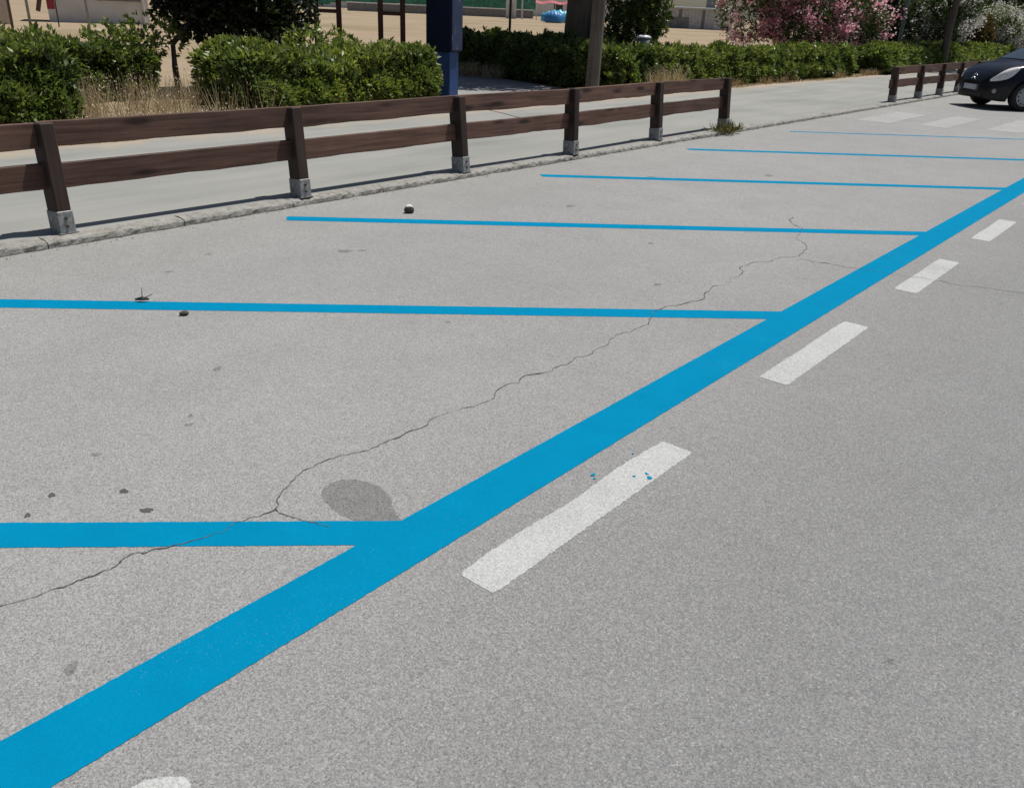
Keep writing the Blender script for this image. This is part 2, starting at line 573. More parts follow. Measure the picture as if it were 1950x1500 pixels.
def hedge(name, p0, p1, width, height, label, n_front, leafL=0.075, cat='hedge', group=None, seed=0, front_bias=0.5, mat='leaf', bias=0.0, lit=None):
    """clipped hedge from p0 to p1 (its road-side bottom edge), width goes to the left of p0->p1"""
    p0 = np.array(p0, float)
    p1 = np.array(p1, float)
    root = empty(name, ((p0[0] + p1[0]) / 2, (p0[1] + p1[1]) / 2, 0.045))
    org = np.array(root.location)
    d = p1 - p0
    ln = np.linalg.norm(d)
    d = d / ln
    w = np.array([-d[1], d[0]])
    off = lambda Q: Q - org

    def place(u, v, z):
        return np.stack([p0[0] + d[0] * u + w[0] * v, p0[1] + d[1] * u + w[1] * v, z], 1)
    out = []
    areas = {'front': ln * height * (1 + front_bias), 'top': ln * width, 'back': ln * height * 0.35, 'e0': width * height * 1.2, 'e1': width * height * 1.2}
    tot = areas['front']
    hz = lambda u, v: height * (0.96 + 0.08 * np.sin(u * 1.7 + seed) + 0.07 * np.sin(u * 3.9 + v * 2 + seed * 2) + 0.03 * np.sin(u * 9 + v * 7))
    for face, ar in areas.items():
        n = int(n_front * ar / tot)
        dep = np.abs(rng.normal(size=n)) * 0.09 - 0.05
        if face in ('front', 'back'):
            u = rng.uniform(0, ln, n)
            z = rng.beta(1.25, 1.05, n) * 0.97 + 0.02
            bul = 0.10 * np.sin(z * 3.0) - 0.04 - 0.34 * np.clip(z - 0.35, 0, 1)
            v = dep - bul
            z = z * hz(u, v)
            nn = np.array([-w[0], -w[1], 0.25])
            if face == 'back':
                v = width - v
                nn = np.array([w[0], w[1], 0.25])
        elif face == 'top':
            u = rng.uniform(0, ln, n)
            v = rng.uniform(0, width, n)
            z = hz(u, v) - dep * 0.8
            nn = np.array([0, 0, 1.0])
        else:
            v = rng.uniform(0, width, n)
            z = rng.beta(1.25, 1.05, n)
            u = dep - 0.08 * np.sin(z * 3)
            z = z * hz(u, v)
            nn = np.array([-d[0], -d[1], 0.25])
            if face == 'e1':
                u = ln - u
                nn = np.array([d[0], d[1], 0.25])
        P = place(u, v, z + 0.045)
        lm = lump(P, 1.9) * 0.13 + lump(P * 1.0 + 3.7, 5.5) * 0.12
        P = P + unit(nn + np.array([0, 0, .25])) * lm[:, None]
        # thin spots: drop sprigs where a second field is low
        l2 = lump(P + 11.3, 4.2)
        keep = (l2 + lm * 2.5 > -0.40) | (rng.uniform(size=n) < 0.18)
        P = P[keep]
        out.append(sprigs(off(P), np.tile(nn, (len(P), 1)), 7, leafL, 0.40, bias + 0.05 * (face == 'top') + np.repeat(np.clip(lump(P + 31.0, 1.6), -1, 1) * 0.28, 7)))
    # shoots sticking out of the top
    n = int(n_front * 0.03)
    u = rng.uniform(0, ln, n)
    v = rng.uniform(0, width, n)
    P = place(u, v, hz(u, v) + rng.uniform(0.0, 0.14, n) + 0.045)
    out.append(sprigs(off(P), np.tile([0, 0, 1.0], (n, 1)), 7, leafL * 1.1, 0.36, 0.2 + bias, 0.7, 0.8))
    leaf_object('foliage', out, M[mat], root)
    # inner twigs
    mb = MB()
    nb = max(6, int(ln * 7))
    for i in range(nb):
        u0 = rng.uniform(0.1, ln - 0.1)
        v0 = rng.uniform(0.12, width - 0.12)
        b = place(np.array([u0]), np.array([v0]), np.array([0.03]))[0]
        for j in range(3):
            e = place(np.array([u0 + rng.normal() * 0.22]), np.array([np.clip(v0 + rng.normal() * 0.22, 0.05, width - 0.05)]), np.array([height * rng.uniform(0.6, 0.93)]))[0]
            m = (b + e) / 2 + rng.normal(size=3) * 0.06
            mb.tube([off(b), off(m), off(e)], [0.014, 0.010, 0.004], 4, cap=False)
    tag(mb.build('stems', M['twig'], root), kind='stuff')
    # dense interior of shaded leaves, set back from the clipped face
    n = int(n_front * 0.45)
    u = rng.uniform(0.15, ln - 0.15, n)
    v = rng.uniform(0.14, max(0.2, width - 0.14), n)
    z = rng.uniform(0.08, 0.9, n) * height
    P = place(u, v, z)
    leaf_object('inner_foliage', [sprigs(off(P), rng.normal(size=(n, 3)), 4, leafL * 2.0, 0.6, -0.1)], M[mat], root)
    tag(root, label, cat, group)
    return root


def crown_points(lobes, n, shell=0.35):
    """points in the outer shell of a cluster of ellipsoids; lobes: (x,y,z,rx,ry,rz)"""
    lobes = np.array(lobes, float)
    ar = (lobes[:, 3] * lobes[:, 4] + lobes[:, 3] * lobes[:, 5] + lobes[:, 4] * lobes[:, 5])
    k = rng.choice(len(lobes), n, p=ar / ar.sum())
    D = unit(rng.normal(size=(n, 3)))
    r = 1 - np.abs(rng.normal(size=n)) * shell
    P = lobes[k, :3] + D * lobes[k, 3:] * r[:, None]
    N = unit(D / lobes[k, 3:])
    P = P + N * (lump(P, 2.0) * 0.16 * lobes[k, 3:].mean(1))[:, None]
    l2 = lump(P + 5.1, 3.0)
    keep = ((l2 > -0.35) | (rng.uniform(size=n) < 0.3)) & (P[:, 2] > 0.02)
    return P[keep], N[keep]


def shrub(name, loc, lobes, n, label, cat, mat='leaf', L=0.09, W=0.4, stems=6, bark='bark', stem_r=0.035, petals=None, bias=0.0, group=None, trunk=None, per=7, shell=0.3):
    root = empty(name, loc)
    P, N = crown_points(lobes, n, shell)
    leaf_object('crown', [sprigs(P, N, per, L, W, bias)], M[mat], root)
    mb = MB()
    lb = np.array(lobes, float)
    if trunk:
        pts, rad = trunk
        mb.tube(pts, rad, 10)
        top = np.array(pts[-1])
        for l in lb:
            m = (top + l[:3]) / 2 + rng.normal(size=3) * 0.1
            mb.tube([top, m, l[:3]], [rad[-1] * 0.8, rad[-1] * 0.5, rad[-1] * 0.15], 6, cap=False)
        mb.build('trunk', M[bark], root, True)
    else:
        for i in range(stems):
            l = lb[i % len(lb)]
            b = np.array([rng.normal() * 0.15, rng.normal() * 0.15, 0.0])
            m = (b + l[:3]) / 2 + rng.normal(size=3) * 0.12
            mb.tube([b, m, l[:3]], [stem_r, stem_r * 0.75, stem_r * 0.3], 6, cap=False)
        mb.build('trunk', M[bark], root, True)
    if petals:
        pm, cnt, clus, size = petals
        C, CN = crown_points(lobes, cnt * 3, 0.08)
        C, CN = C[:cnt], CN[:cnt]
        sizes = rng.uniform(0.45, 1.3, len(C))
        rep = np.repeat(np.arange(len(C)), clus)
        base = C[rep] + CN[rep] * 0.05 + rng.normal(size=(len(rep), 3)) * (size * 1.7 * sizes[rep])[:, None]
        dd = unit(rng.normal(size=(len(rep), 3))) + CN[rep] * 0.9
        ln = size * rng.uniform(0.7, 1.3, len(rep))
        leaf_object('blossom', [leaves(base, dd, ln, ln * 0.85, rng.uniform(0, 1, len(rep)))], M[pm], root)
    tag(root, label, cat, group)
    return root


def grass_tuft(P, H, n, mat_t=0.5, spread=0.35, W=0.006):
    """n blades rising from scattered points P (m,3)"""
    k = rng.integers(0, len(P), n)
    b = P[k] + np.concatenate([rng.normal(size=(n, 2)) * 0.05, np.zeros((n, 1))], 1)
    D = np.concatenate([rng.normal(size=(n, 2)) * spread, np.ones((n, 1))], 1)
    h = H * rng.uniform(0.4, 1.15, n)
    t = mat_t + rng.uniform(-0.35, 0.35, n)
    c = [leaves(b, D, h, np.full(n, W) * rng.uniform(0.6, 1.6, n), t, 0.0)]
    # seed heads
    m = n // 2
    tips = b[:m] + unit(D[:m]) * h[:m, None] * 0.93
    c.append(leaves(tips, D[:m] + rng.normal(size=(m, 3)) * 0.5, rng.uniform(0.02, 0.05, m), rng.uniform(0.006, 0.014, m), np.full(m, mat_t + 0.42)))
    return c


# ------------------------------------------------------------------ ground, road, pavement
def sheet(name, x0, x1, y0, y1, z, mat, nx=1, ny=1):
    mb = MB()
    mb.grid([[Vector((x0 + (x1 - x0) * i / nx, y0 + (y1 - y0) * j / ny, z)) for i in range(nx + 1)] for j in range(ny + 1)])
    return mb.build(name, mat)


tag(sheet('ground', -1500, 1500, -1500, 1500, -0.12, M['ground']), 'flat sandy ground reaching to the horizon', kind='structure')
road = tag(sheet('road', -5.95, 14.0, -25, 220, 0.0, M['asphalt']), 'pale grey worn asphalt of the road and parking bays', kind='structure')

# pavement behind the kerb: slab with irregular far edge
mb = MB()
ys = np.arange(-25, 90.01, 0.25)
edge = -9.72 - 0.10 * np.sin(ys * 0.9) - 0.07 * np.sin(ys * 2.3 + 1) - 0.05 * np.sin(ys * 6.1)
mb.grid([[Vector((-6.015, y, 0.052)), Vector((e, y, 0.052))] for y, e in zip(ys, edge)], flip=True)
pave = tag(mb.build('pavement', M['pavement']), 'broad light grey pavement between the fence and the hedges', kind='structure')
tag(sheet('verge', -13.0, -9.4, -25, 90, 0.040, M['verge'], 1, 1), 'strip of bare soil and litter at the hedge foot', kind='structure')
tag(sheet('field', -420, -12.8, -250, 420, 0.034, M['field'], 1, 1), 'dry sandy field behind the hedges', kind='structure')
mb = MB()
mb.add([(-9.6, 11.1, 0.048), (-9.6, 15.0, 0.048), (-24, 19.5, 0.048), (-24, 14.8, 0.048)], [(0, 1, 2, 3)])
tag(mb.build('path', M['path']), 'grey path leading off between two hedges', kind='structure')

# thin dark strip laid on the pavement in place of a cast shadow
mb = MB()
pts = [(-9.62, 10.98), (-9.2, 10.85), (-8.75, 10.66), (-8.3, 10.52), (-7.95, 10.38)]
for (a, b) in zip(pts[:-1], pts[1:]):
    mb.add([(a[0], a[1] - 0.02, 0.0545), (b[0], b[1] - 0.02, 0.0545), (b[0], b[1] + 0.02, 0.0545), (a[0], a[1] + 0.02, 0.0545)], [(0, 1, 2, 3)])
mb.build('shadow_line', M['crack'], pave)


def blob(name, x, y, rx, ry, z, mat, parent, rot=0.0, jag=0.12, n=40, sharp=None, label=None):
    vs = [Vector((0, 0, 0))]
    ph = random.uniform(0, 6)
    for i in range(n):
        a = 2 * math.pi * i / n
        r = 1 + jag * (0.6 * math.sin(3 * a + ph) + 0.5 * math.sin(5 * a + ph * 2) + 0.5 * random.uniform(-1, 1))
        if sharp:
            r *= sharp(a)
        px, py = rx * r * math.cos(a), ry * r * math.sin(a)
        vs.append(Vector((px * math.cos(rot) - py * math.sin(rot), px * math.sin(rot) + py * math.cos(rot), 0)))
    m = MB()
    m.add(vs, [(0, i + 1, (i + 1) % n + 1) for i in range(n)])
    o = m.build(name, mat, parent, loc=(x, y, z))
    if label:
        o['label'] = label
    return o


# ------------------------------------------------------------------ road markings (parts of the road)
def strip(name, pts_l, pts_r, mat, z, label):
    m = MB()
    m.grid([[Vector((a[0], a[1], z)), Vector((b[0], b[1], z))] for a, b in zip(pts_l, pts_r)])
    o = m.build(name, mat, road)
    o['label'] = label
    return o


def rough_strip(name, a, b, width, mat, z, label, n=60, jit=0.004):
    a, b = Vector((*a, 0)), Vector((*b, 0))
    d = (b - a)
    s = Vector((-d.y, d.x, 0)).normalized() * width / 2
    L, Rr = [], []
    for i in range(n + 1):
        p = a + d * i / n
        L.append(p + s * (1 + random.uniform(-jit, jit) / width * 2))
        Rr.append(p - s * (1 + random.uniform(-jit, jit) / width * 2))
    return strip(name, Rr, L, mat, z, label)


rough_strip('bay_edge_line', (-1.682, -6.0), (-1.682, 15.9), 0.213, M['blue'], 0.0020, 'long blue line along the open ends of the parking bays', 1800, 0.0012)
stall_y = [1.66, 4.79, 7.80, 10.87, 13.95, 17.05]
ends = [-5.7, -5.7, -5.66, -5.56, -5.53, -5.46]
for y0, xe, lb in zip(stall_y, ends, ['nearest oblique blue bay divider', 'second oblique blue bay divider', 'third oblique blue bay divider',
                                      'fourth oblique blue bay divider', 'fifth oblique blue bay divider', 'farthest oblique blue bay divider']):
    xs = -1.785
    wy = 0.195 if y0 < 15 else 0.12
    n = 260
    P, Q = [], []
    x_in = -1.70
    for i in range(n + 1):
        x = x_in + (xe - x_in) * i / n
        y = y0 + (x - (-1.785)) * (0.963)
        e = 0.012 * max(0, 1 - (n - i) / 1.5)
        P.append((x, y + random.uniform(-.002, .002) - e))
        x2 = x + wy * 0.5 * (i / n)            # ends cut square to the line
        Q.append((x2, y0 + (x2 + 1.785) * 0.963 - wy + random.uniform(-.002, .002) + e))
    strip('bay_line', P, Q, M['blue'], 0.0014, lb)
k = 0
for s, e in [(-0.75, 0.612), (1.575, 2.80), (3.735, 4.90), (5.82, 6.91), (7.85, 8.92), (9.92, 11.0), (12.0, 13.05), (14.05, 15.1)]:
    m = MB()
    n = 110
    P = []
    for i in range(n + 1):
        y = s + (e - s) * i / n
        wob = 0.006 * math.sin(y * 9 + 1) * (1 if s == 1.575 else 0.3)
        q_ = min(i, n - i)
        rnd_end = max(0.0, 1 - q_ / (4.0 if s > 0 else 7.0)) ** 2 * (0.022 if s > 0 else 0.20)
        P.append([Vector((-1.300 + random.uniform(-.003, .003) - rnd_end * 0.3, y, 0.0014)), Vector((-1.446 + wob + random.uniform(-.003, .003) + rnd_end * 0.3, y, 0.0014))])
    m.grid(P)
    o = m.build('lane_dash', M['white'], road)
    o['label'] = 'worn white lane dash beside the long blue line'
for i, (x0, x1, ya, yb) in enumerate([(-5.40, -4.80, 16.35, 18.8), (-4.38, -3.88, 16.6, 19.1), (-3.36, -2.84, 17.1, 19.6), (-2.34, -1.84, 17.5, 20.0)]):
    m = MB()
    m.grid([[Vector((x1 + random.uniform(-.02, .02), ya + (yb - ya) * j / 12, 0.0026)), Vector((x0 + random.uniform(-.02, .02), ya + (yb - ya) * j / 12, 0.0026))] for j in range(13)])
    o = m.build('crossing_stripe', M['oldwhite'], road)
    o['label'] = 'faded white stripe of the crossing'


def crack(name, pts, w, label, z=0.0030):
    # subdivide with fractal jitter
    P = [Vector((x, y, 0)) for x, y in pts]
    for it in range(3):
        Q = []
        for a, b in zip(P[:-1], P[1:]):
            d = b - a
            m = (a + b) / 2 + Vector((-d.y, d.x, 0)) * random.uniform(-0.16, 0.16)
            Q += [a, m]
        P = Q + [P[-1]]
    L, Rr = [], []
    for i, p in enumerate(P):
        d = (P[min(i + 1, len(P) - 1)] - P[max(i - 1, 0)])
        s = Vector((-d.y, d.x, 0)).normalized()
        ww = w * random.uniform(0.45, 1.2) * (0.9 + 0.45 * math.sin(i * 0.21) * math.sin(i * 0.047 + 1))
        if random.random() < 0.08:
            ww *= 2.0
        L.append(p + s * ww)
        Rr.append(p - s * ww)
    return strip(name, Rr, L, M['crack'], z, label)


crack('crack', [(-2.42, 0.2), (-2.32, 0.45), (-2.29, 0.58), (-2.26, 0.67), (-2.25, 0.78), (-2.23, 0.87), (-2.26, 0.95), (-2.23, 1.02), (-2.16, 1.21), (-2.17, 1.32), (-2.15, 1.41),
                (-2.21, 1.47), (-2.24, 1.52), (-2.29, 1.68), (-2.29, 1.79), (-2.24, 1.96), (-2.24, 2.09), (-2.26, 2.27), (-2.23, 2.47), (-2.26, 2.72), (-2.26, 2.95),
                (-2.21, 3.18), (-2.24, 3.6), (-2.24, 3.9), (-2.28, 4.07), (-2.28, 4.46), (-2.29, 4.82), (-2.28, 5.09), (-2.32, 5.36), (-2.41, 5.55), (-2.32, 5.85),
                (-2.23, 6.14), (-2.31, 6.46), (-2.52, 6.85), (-2.66, 7.1), (-2.83, 7.42)], 0.0022, 'long thin crack wandering along the parking bays')
crack('crack', [(-2.21, 6.07), (-1.99, 6.1), (-1.77, 6.14), (-1.56, 6.17), (-1.37, 6.25), (-1.13, 6.25), (-0.77, 6.41), (-0.1, 6.5), (0.8, 6.9)], 0.0024, 'hairline crack crossing the blue line and a white dash')
crack('crack', [(-2.15, 1.41), (-2.07, 1.42), (-1.99, 1.45), (-1.93, 1.47)], 0.0016, 'short crack branching towards the nearest junction of blue lines')

OIL = [(-2.1204, 1.5822), (-2.1462, 1.6123), (-2.1559, 1.6488), (-2.1435, 1.6971), (-2.1077, 1.7314), (-2.0659, 1.7506), (-2.0106, 1.7572), (-1.9512, 1.7437), (-1.9028, 1.7168), (-1.8711, 1.6949), (-1.8251, 1.6742), (-1.7824, 1.6609), (-1.8218, 1.606), (-1.8601, 1.5698), (-1.9105, 1.5485), (-1.9638, 1.5428), (-2.0181, 1.5461), (-2.0711, 1.5567)]
mb = MB()
ring = []
for a, b in zip(OIL, OIL[1:] + OIL[:1]):
    for q in range(5):
        u = q / 5
        ring.append(Vector((a[0] + (b[0] - a[0]) * u + random.uniform(-.004, .004), a[1] + (b[1] - a[1]) * u + random.uniform(-.004, .004), 0.0007)))
cen = sum(ring, Vector()) / len(ring)
mb.add([cen] + ring, [(0, k + 1, (k + 1) % len(ring) + 1) for k in range(len(ring))])
o = mb.build('oil_stain', M['stain'], road)
o['label'] = 'dark oval oil stain beside the nearest junction of blue lines'
for x, y, r, ms in [(-4.56, 3.73, .055, 'stain'), (-4.49, 3.83, .03, 'stain'), (-2.78, .94, .017, 'spot'), (-2.63, 1.12, .02, 'spot'), (-2.46, 1.11, .022, 'spot'), (-2.71, .83, .014, 'spot'),
                    (-1.905, .60, .022, 'stain'), (-3.35, 1.95, .025, 'stain'), (-2.93, 1.55, .02, 'stain'), (-3.0, 1.6, .015, 'stain'), (-2.95, 1.18, .02, 'stain'),
                    (-4.4, 6.2, .05, 'stain'), (-3.9, 9.3, .07, 'stain'), (-4.7, 8.1, .05, 'stain'), (-3.2, 5.6, .03, 'stain'), (-0.3, 2.1, .012, 'stain'), (0.15, 2.9, .018, 'stain'),
                    (-4.9, 2.6, .03, 'stain'), (-5.1, 3.0, .025, 'stain'), (-3.05, 3.2, .02, 'stain'), (-2.6, 4.7, .028, 'stain')]:
    blob('tar_spot', x, y, r * 0.65, r * random.uniform(.85, 1.2), 0.0007 if ms == 'stain' else 0.001, M[ms], road, random.uniform(0, 3), 0.22, 18)
for x, y, r in [(-1.37, 2.47, .008), (-1.32, 2.50, .014), (-1.49, 2.37, .012), (-1.47, 2.35, .007), (-1.47, 2.62, .006), (-1.345, 2.52, .009)]:
    blob('paint_drip', x, y, r * .65, r * 1.0, 0.0027, M['blue'], road, random.uniform(0, 3), 0.25, 14)

# ------------------------------------------------------------------ kerb
mb = MB()
mb.box(-6.01, -5.93, -8, 60, -0.1, 0.030)
kerb = tag(mb.build('kerb', M['concrete']), 'low rough concrete kerb at the head of the parking bays', kind='structure')


def kerb_mesh(i):
    r = np.random.default_rng(50 + i)
    prof = [(-5.884, -0.05), (-5.882, 0.012), (-5.886, 0.036), (-5.896, 0.048), (-5.925, 0.053), (-5.97, 0.0545), (-6.03, 0.0545), (-6.04, -0.05)]
    n = 26
    L = 0.994
    rows = []
    chips = [(r.uniform(0.05, 0.95), r.uniform(0.03, 0.09), r.uniform(0.006, 0.020)) for _ in range(r.integers(0, 3))]
    for j in range(n + 1):
        y = L * j / n
        row = []
        for q, (x, z) in enumerate(prof):
            e = 0.002 if j in (0, n) else 0.0
            dx = dz = 0.0
            if 1 <= q <= 5:
                dx = r.normal() * 0.0035 - (e if q < 5 else 0)
                dz = r.normal() * 0.0025 - (e if q > 1 else 0)
                for c, wd, dp in chips:
                    k = math.exp(-((y - c * L) / wd) ** 2)
                    if q in (1, 2, 3, 4):
                        dx -= dp * k * (1.0 if q < 4 else 0.4)
                        dz -= dp * 0.6 * k * (1 if q > 1 else 0)
            row.append(Vector((x + dx + 5.96, y, z + dz)))
        rows.append(row)
    m = MB()
    m.grid(rows)
    m.f.append(list(range(len(prof)))[::-1])
    m.f.append([n * len(prof) + k for k in range(len(prof))])
    m.m += [0, 0]
    me = m.mesh('kerb_stone', M['kerb'])
    return me


km = [kerb_mesh(i) for i in range(6)]
for j in range(-3, 42):
    o = link('kerb_stone', km[(j * 5 + (j // 3)) % 6], kerb, (-5.96 + random.uniform(-.003, .003), j * 1.0 + 0.3, random.uniform(-.002, .002)))

# grit and dirt lying in the kerb joint
P = np.stack([rng.uniform(-5.90, -5.78, 500), rng.uniform(0, 20, 500), np.full(500, 0.002)], 1)
D = rng.normal(size=(500, 3))
D[:, 2] = 0.15
g_o = leaf_object('grit', [leaves(P, D, rng.uniform(.006, .02, 500), rng.uniform(.004, .012, 500), rng.uniform(0, .5, 500))], M['straw'])
tag(g_o, 'dry bits of litter lying along the kerb foot', 'litter', kind='stuff')

# ------------------------------------------------------------------ wooden fences
def post_mesh(h):
    m = MB()
    m.bbox(-0.085, 0.062, -0.05, 0.05, 0.005, h, 0.008)
    return m.mesh('post', M['post'])


def shoe_mesh():
    m = MB()
    t = 0.066
    m.bbox(-0.089, t, -0.054, 0.054, 0.0, 0.152, 0.003)
    m.box(-0.10, 0.078, -0.066, 0.066, 0.0, 0.006)
    return m.mesh('post_shoe', M['zinc'])


def bolt_mesh():
    m = MB()
    m.lathe([(0.0, 0.012), (0.009, 0.012), (0.011, 0.004), (0.011, 0.0)], 6, 'Z')
    return m.mesh('bolt', M['bolt'])


POST, SHOE, BOLT = post_mesh(0.730), shoe_mesh(), bolt_mesh()


def fence(x0, ys, leans, twists, label, over=(0.0, 0.0), stubs=False):
    root = empty('wooden_fence', (x0, ys[0], 0.055))
    tops = []
    for y, (lx, ly), dx in zip(ys, leans, twists):
        p = link('post', POST, root, (dx, y - ys[0], random.uniform(-.006, .004)), (-ly + random.uniform(-.008, .008), lx, random.uniform(-.05, .05)))
        s = link('post_shoe', SHOE, p)
        for zz in (0.05, 0.105):
            link('bolt', BOLT, s, (0.0665, 0.0, zz), (0, math.pi / 2, 0))
        tops.append((dx, y - ys[0], lx, ly))
    for a, b in zip(tops[:-1], tops[1:]):
        for z0, z1 in ((0.295, 0.460), (0.563, 0.727)):
            zc = (z0 + z1) / 2
            A = Vector((a[0] - 0.035 + a[2] * zc, a[1] + a[3] * zc, zc + random.uniform(-.006, .006)))
            B = Vector((b[0] - 0.035 + b[2] * zc, b[1] + b[3] * zc, zc + random.uniform(-.006, .006)))
            d = B - A
            ln = d.length
            m = MB()
            # slightly wavy sawn plank with a waney lower edge
            n = 16
            rows = []
            for j in range(n + 1):
                yy = -0.03 + (ln + 0.06) * j / n
                h = (z1 - z0) / 2
                lo = -h + 0.003 * math.sin(j * 0.8 + a[1]) + random.uniform(-.003, .003)
                hi = h + random.uniform(-.0015, .0015)
                t = 0.024
                c = 0.005
                rows.append([Vector((x, yy, z)) for x, z in ((t, lo + c), (t, hi - c), (t - c, hi), (-t + c, hi), (-t, hi - c), (-t, lo + c), (-t + c, lo), (t - c, lo), (t, lo + c))])
            m.grid(rows)
            m.f.append([0, 1, 2, 3, 4, 5, 6, 7])
            m.f.append([n * 9 + q for q in range(8)][::-1])
            m.m += [0, 0]
            o = m.build('rail', M['rail'], root)
            yaw = math.atan2(-d.x, d.y)
            pit = math.asin(d.z / ln)
            o.location = A
            o.rotation_euler = (pit, -(a[2] + b[2]) / -2, yaw)
    if stubs:
        a = tops[0]
        zc = 0.378
        m = MB()
        m.bbox(-0.024, 0.024, -0.22, 0.0, -0.09, 0.09, 0.005)
        m.build('rail', M['rail'], root, loc=(a[0] - 0.035 + a[2] * zc, a[1], zc), rot=(0, a[2], 0))
    tag(root, label, 'fence', 'low wooden fences at the kerb')
    return root


Lx = [-0.06, -0.062, -0.085, -0.095, -0.05, -0.085, -0.09]
fence(-6.03, [0.50, 2.49, 4.47, 6.46, 8.35, 10.34, 12.35], [(l, 0.0) for l in Lx], [-0.02, -0.03, 0.03, 0.055, 0.065, 0.035, 0.02],
      'near stained timber two-rail fence running beside the parking bays')
fence(-6.0, [20.36, 22.2, 23.96, 25.65, 27.5, 29.4, 31.3, 33.2], [(-0.07, -0.05), (-0.06, -0.07), (-0.06, -0.04), (-0.05, 0.0), (-0.05, 0), (-0.05, 0), (-0.05, 0), (-0.05, 0)], [0, 0.02, 0.03, 0.03, 0, 0, 0, 0],
      'far stained timber two-rail fence starting beside the dark car', stubs=True)

# ------------------------------------------------------------------ hedges
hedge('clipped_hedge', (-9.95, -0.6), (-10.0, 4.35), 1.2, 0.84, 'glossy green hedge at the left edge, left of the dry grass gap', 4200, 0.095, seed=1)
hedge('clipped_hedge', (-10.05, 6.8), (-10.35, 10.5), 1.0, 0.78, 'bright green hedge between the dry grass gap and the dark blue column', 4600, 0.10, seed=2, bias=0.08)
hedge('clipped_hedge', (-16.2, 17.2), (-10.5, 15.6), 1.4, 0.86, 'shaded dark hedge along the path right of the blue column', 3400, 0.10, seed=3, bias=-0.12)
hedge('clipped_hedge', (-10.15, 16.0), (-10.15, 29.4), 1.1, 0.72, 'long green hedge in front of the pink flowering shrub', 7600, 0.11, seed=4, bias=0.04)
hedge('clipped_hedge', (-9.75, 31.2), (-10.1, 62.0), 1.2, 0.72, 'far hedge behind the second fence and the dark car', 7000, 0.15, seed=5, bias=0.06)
hedge('clipped_hedge', (-13.0, 0.8), (-13.45, 7.2), 1.2, 0.76, 'darker second hedge row behind the leftmost hedge', 3000, 0.11, seed=6, bias=-0.08)

# ------------------------------------------------------------------ dry grass
P = np.stack([rng.uniform(-11.6, -9.75, 260), rng.uniform(4.2, 7.0, 260), np.full(260, .04)], 1)
P2 = np.stack([rng.uniform(-10.3, -9.75, 120), rng.uniform(4.3, 7.0, 120), np.full(120, .04)], 1)
o = leaf_object('dry_grass', grass_tuft(P, 0.62, 1500, 0.5, 0.25, 0.007) + grass_tuft(P2, 0.26, 2600, 0.7, 0.4, 0.008), M['straw'])
tag(o, 'patch of tall dry straw-coloured grass in the hedge gap', 'grass', kind='stuff')
P = np.stack([rng.uniform(-10.2, -9.8, 50), rng.uniform(16.6, 17.9, 50), np.full(50, .04)], 1)
o = leaf_object('dry_grass', grass_tuft(P, 0.55, 900, 0.5, 0.3, 0.010), M['straw'])
tag(o, 'small clump of dry yellow grass against the long hedge', 'grass', kind='stuff')
P = np.stack([rng.uniform(-15.6, -13.8, 60), rng.uniform(15.8, 16.6, 60), np.full(60, .04)], 1)
o = leaf_object('dry_grass', grass_tuft(P, 0.34, 800, 0.35, 0.4, 0.010), M['straw'])
tag(o, 'brown dry grass at the far foot of the shaded hedge', 'grass', kind='stuff')
P = np.stack([rng.uniform(-10.05, -9.75, 300), rng.uniform(20, 31, 300), np.full(300, .04)], 1)
o = leaf_object('dry_grass', grass_tuft(P[lump(P, 1.5) > 0.0], 0.22, 900, 0.2, 0.45, 0.012), M['straw'])
tag(o, 'low dry grass fringe at the foot of the long hedge', 'grass', kind='stuff')
# leaf litter on the soil strip
n = 5000
P = np.stack([-9.72 - np.abs(rng.normal(size=n)) * 0.35, rng.uniform(0, 34, n), np.full(n, 0.058)], 1)
D = rng.normal(size=(n, 3))
D[:, 2] *= 0.25
o = leaf_object('leaf_litter', [leaves(P, D, rng.uniform(.03, .07, n), rng.uniform(.015, .035, n), rng.uniform(0, .8, n))], M['straw'])
tag(o, 'fallen brown leaves scattered along the hedge foot', 'leaf litter', kind='stuff')

# weed at the foot of the last near-fence post
P = np.array([[0.0, 0.0, 0.0], [0.05, 0.12, 0], [0.08, -0.12, 0], [0.0, -0.3, 0]])
n = 260
k_ = rng.integers(0, 4, n)
D = np.concatenate([rng.normal(size=(n, 2)) * 0.75, np.abs(rng.normal(size=(n, 1))) * 0.8 + 0.35], 1)
h_ = rng.uniform(0.06, 0.22, n)
ch = [leaves(P[k_] + rng.normal(size=(n, 3)) * np.array([.05, .06, 0]), D, h_, np.full(n, .018), rng.uniform(0, 1, n))]
o = leaf_object('weed_tuft', ch, M['weed'])
o.location = (-5.92, 12.28, 0.03)
tag(o, 'small green and brown weed at the end post of the near fence', 'weed')

# ------------------------------------------------------------------ shrubs and trees behind the hedges
shrub('evergreen_tree', (-13.9, 9.1, 0.03), [(0, 0, 1.75, 1.05, 1.15, 1.1), (-.45, -.45, 1.45, .7, .75, .7), (.3, .55, 1.4, .8, .85, .75), (0.5, .1, 1.2, .7, .75, .6), (0, .2, 2.8, 1.1, 1.2, .9)], 4200,
      'low dark evergreen tree behind the dry grass gap', 'tree', 'leaf_dark', 0.11, 0.5, bark='bark', trunk=([(0.0, -1.12, 0), (-.05, -1.12, .45), (-.1, -1.08, .8), (-.05, -.5, 1.35)], [.06, .048, .045, .04]), shell=0.4)
shrub('young_shrub', (-12.3, 9.6, 0.03), [(0, 0, .75, .5, .7, .45), (0.1, .5, .7, .4, .5, .4)], 420, 'loose light green shrub at the right foot of the dark evergreen tree', 'shrub', 'leaf', 0.09, 0.4, bias=0.1)
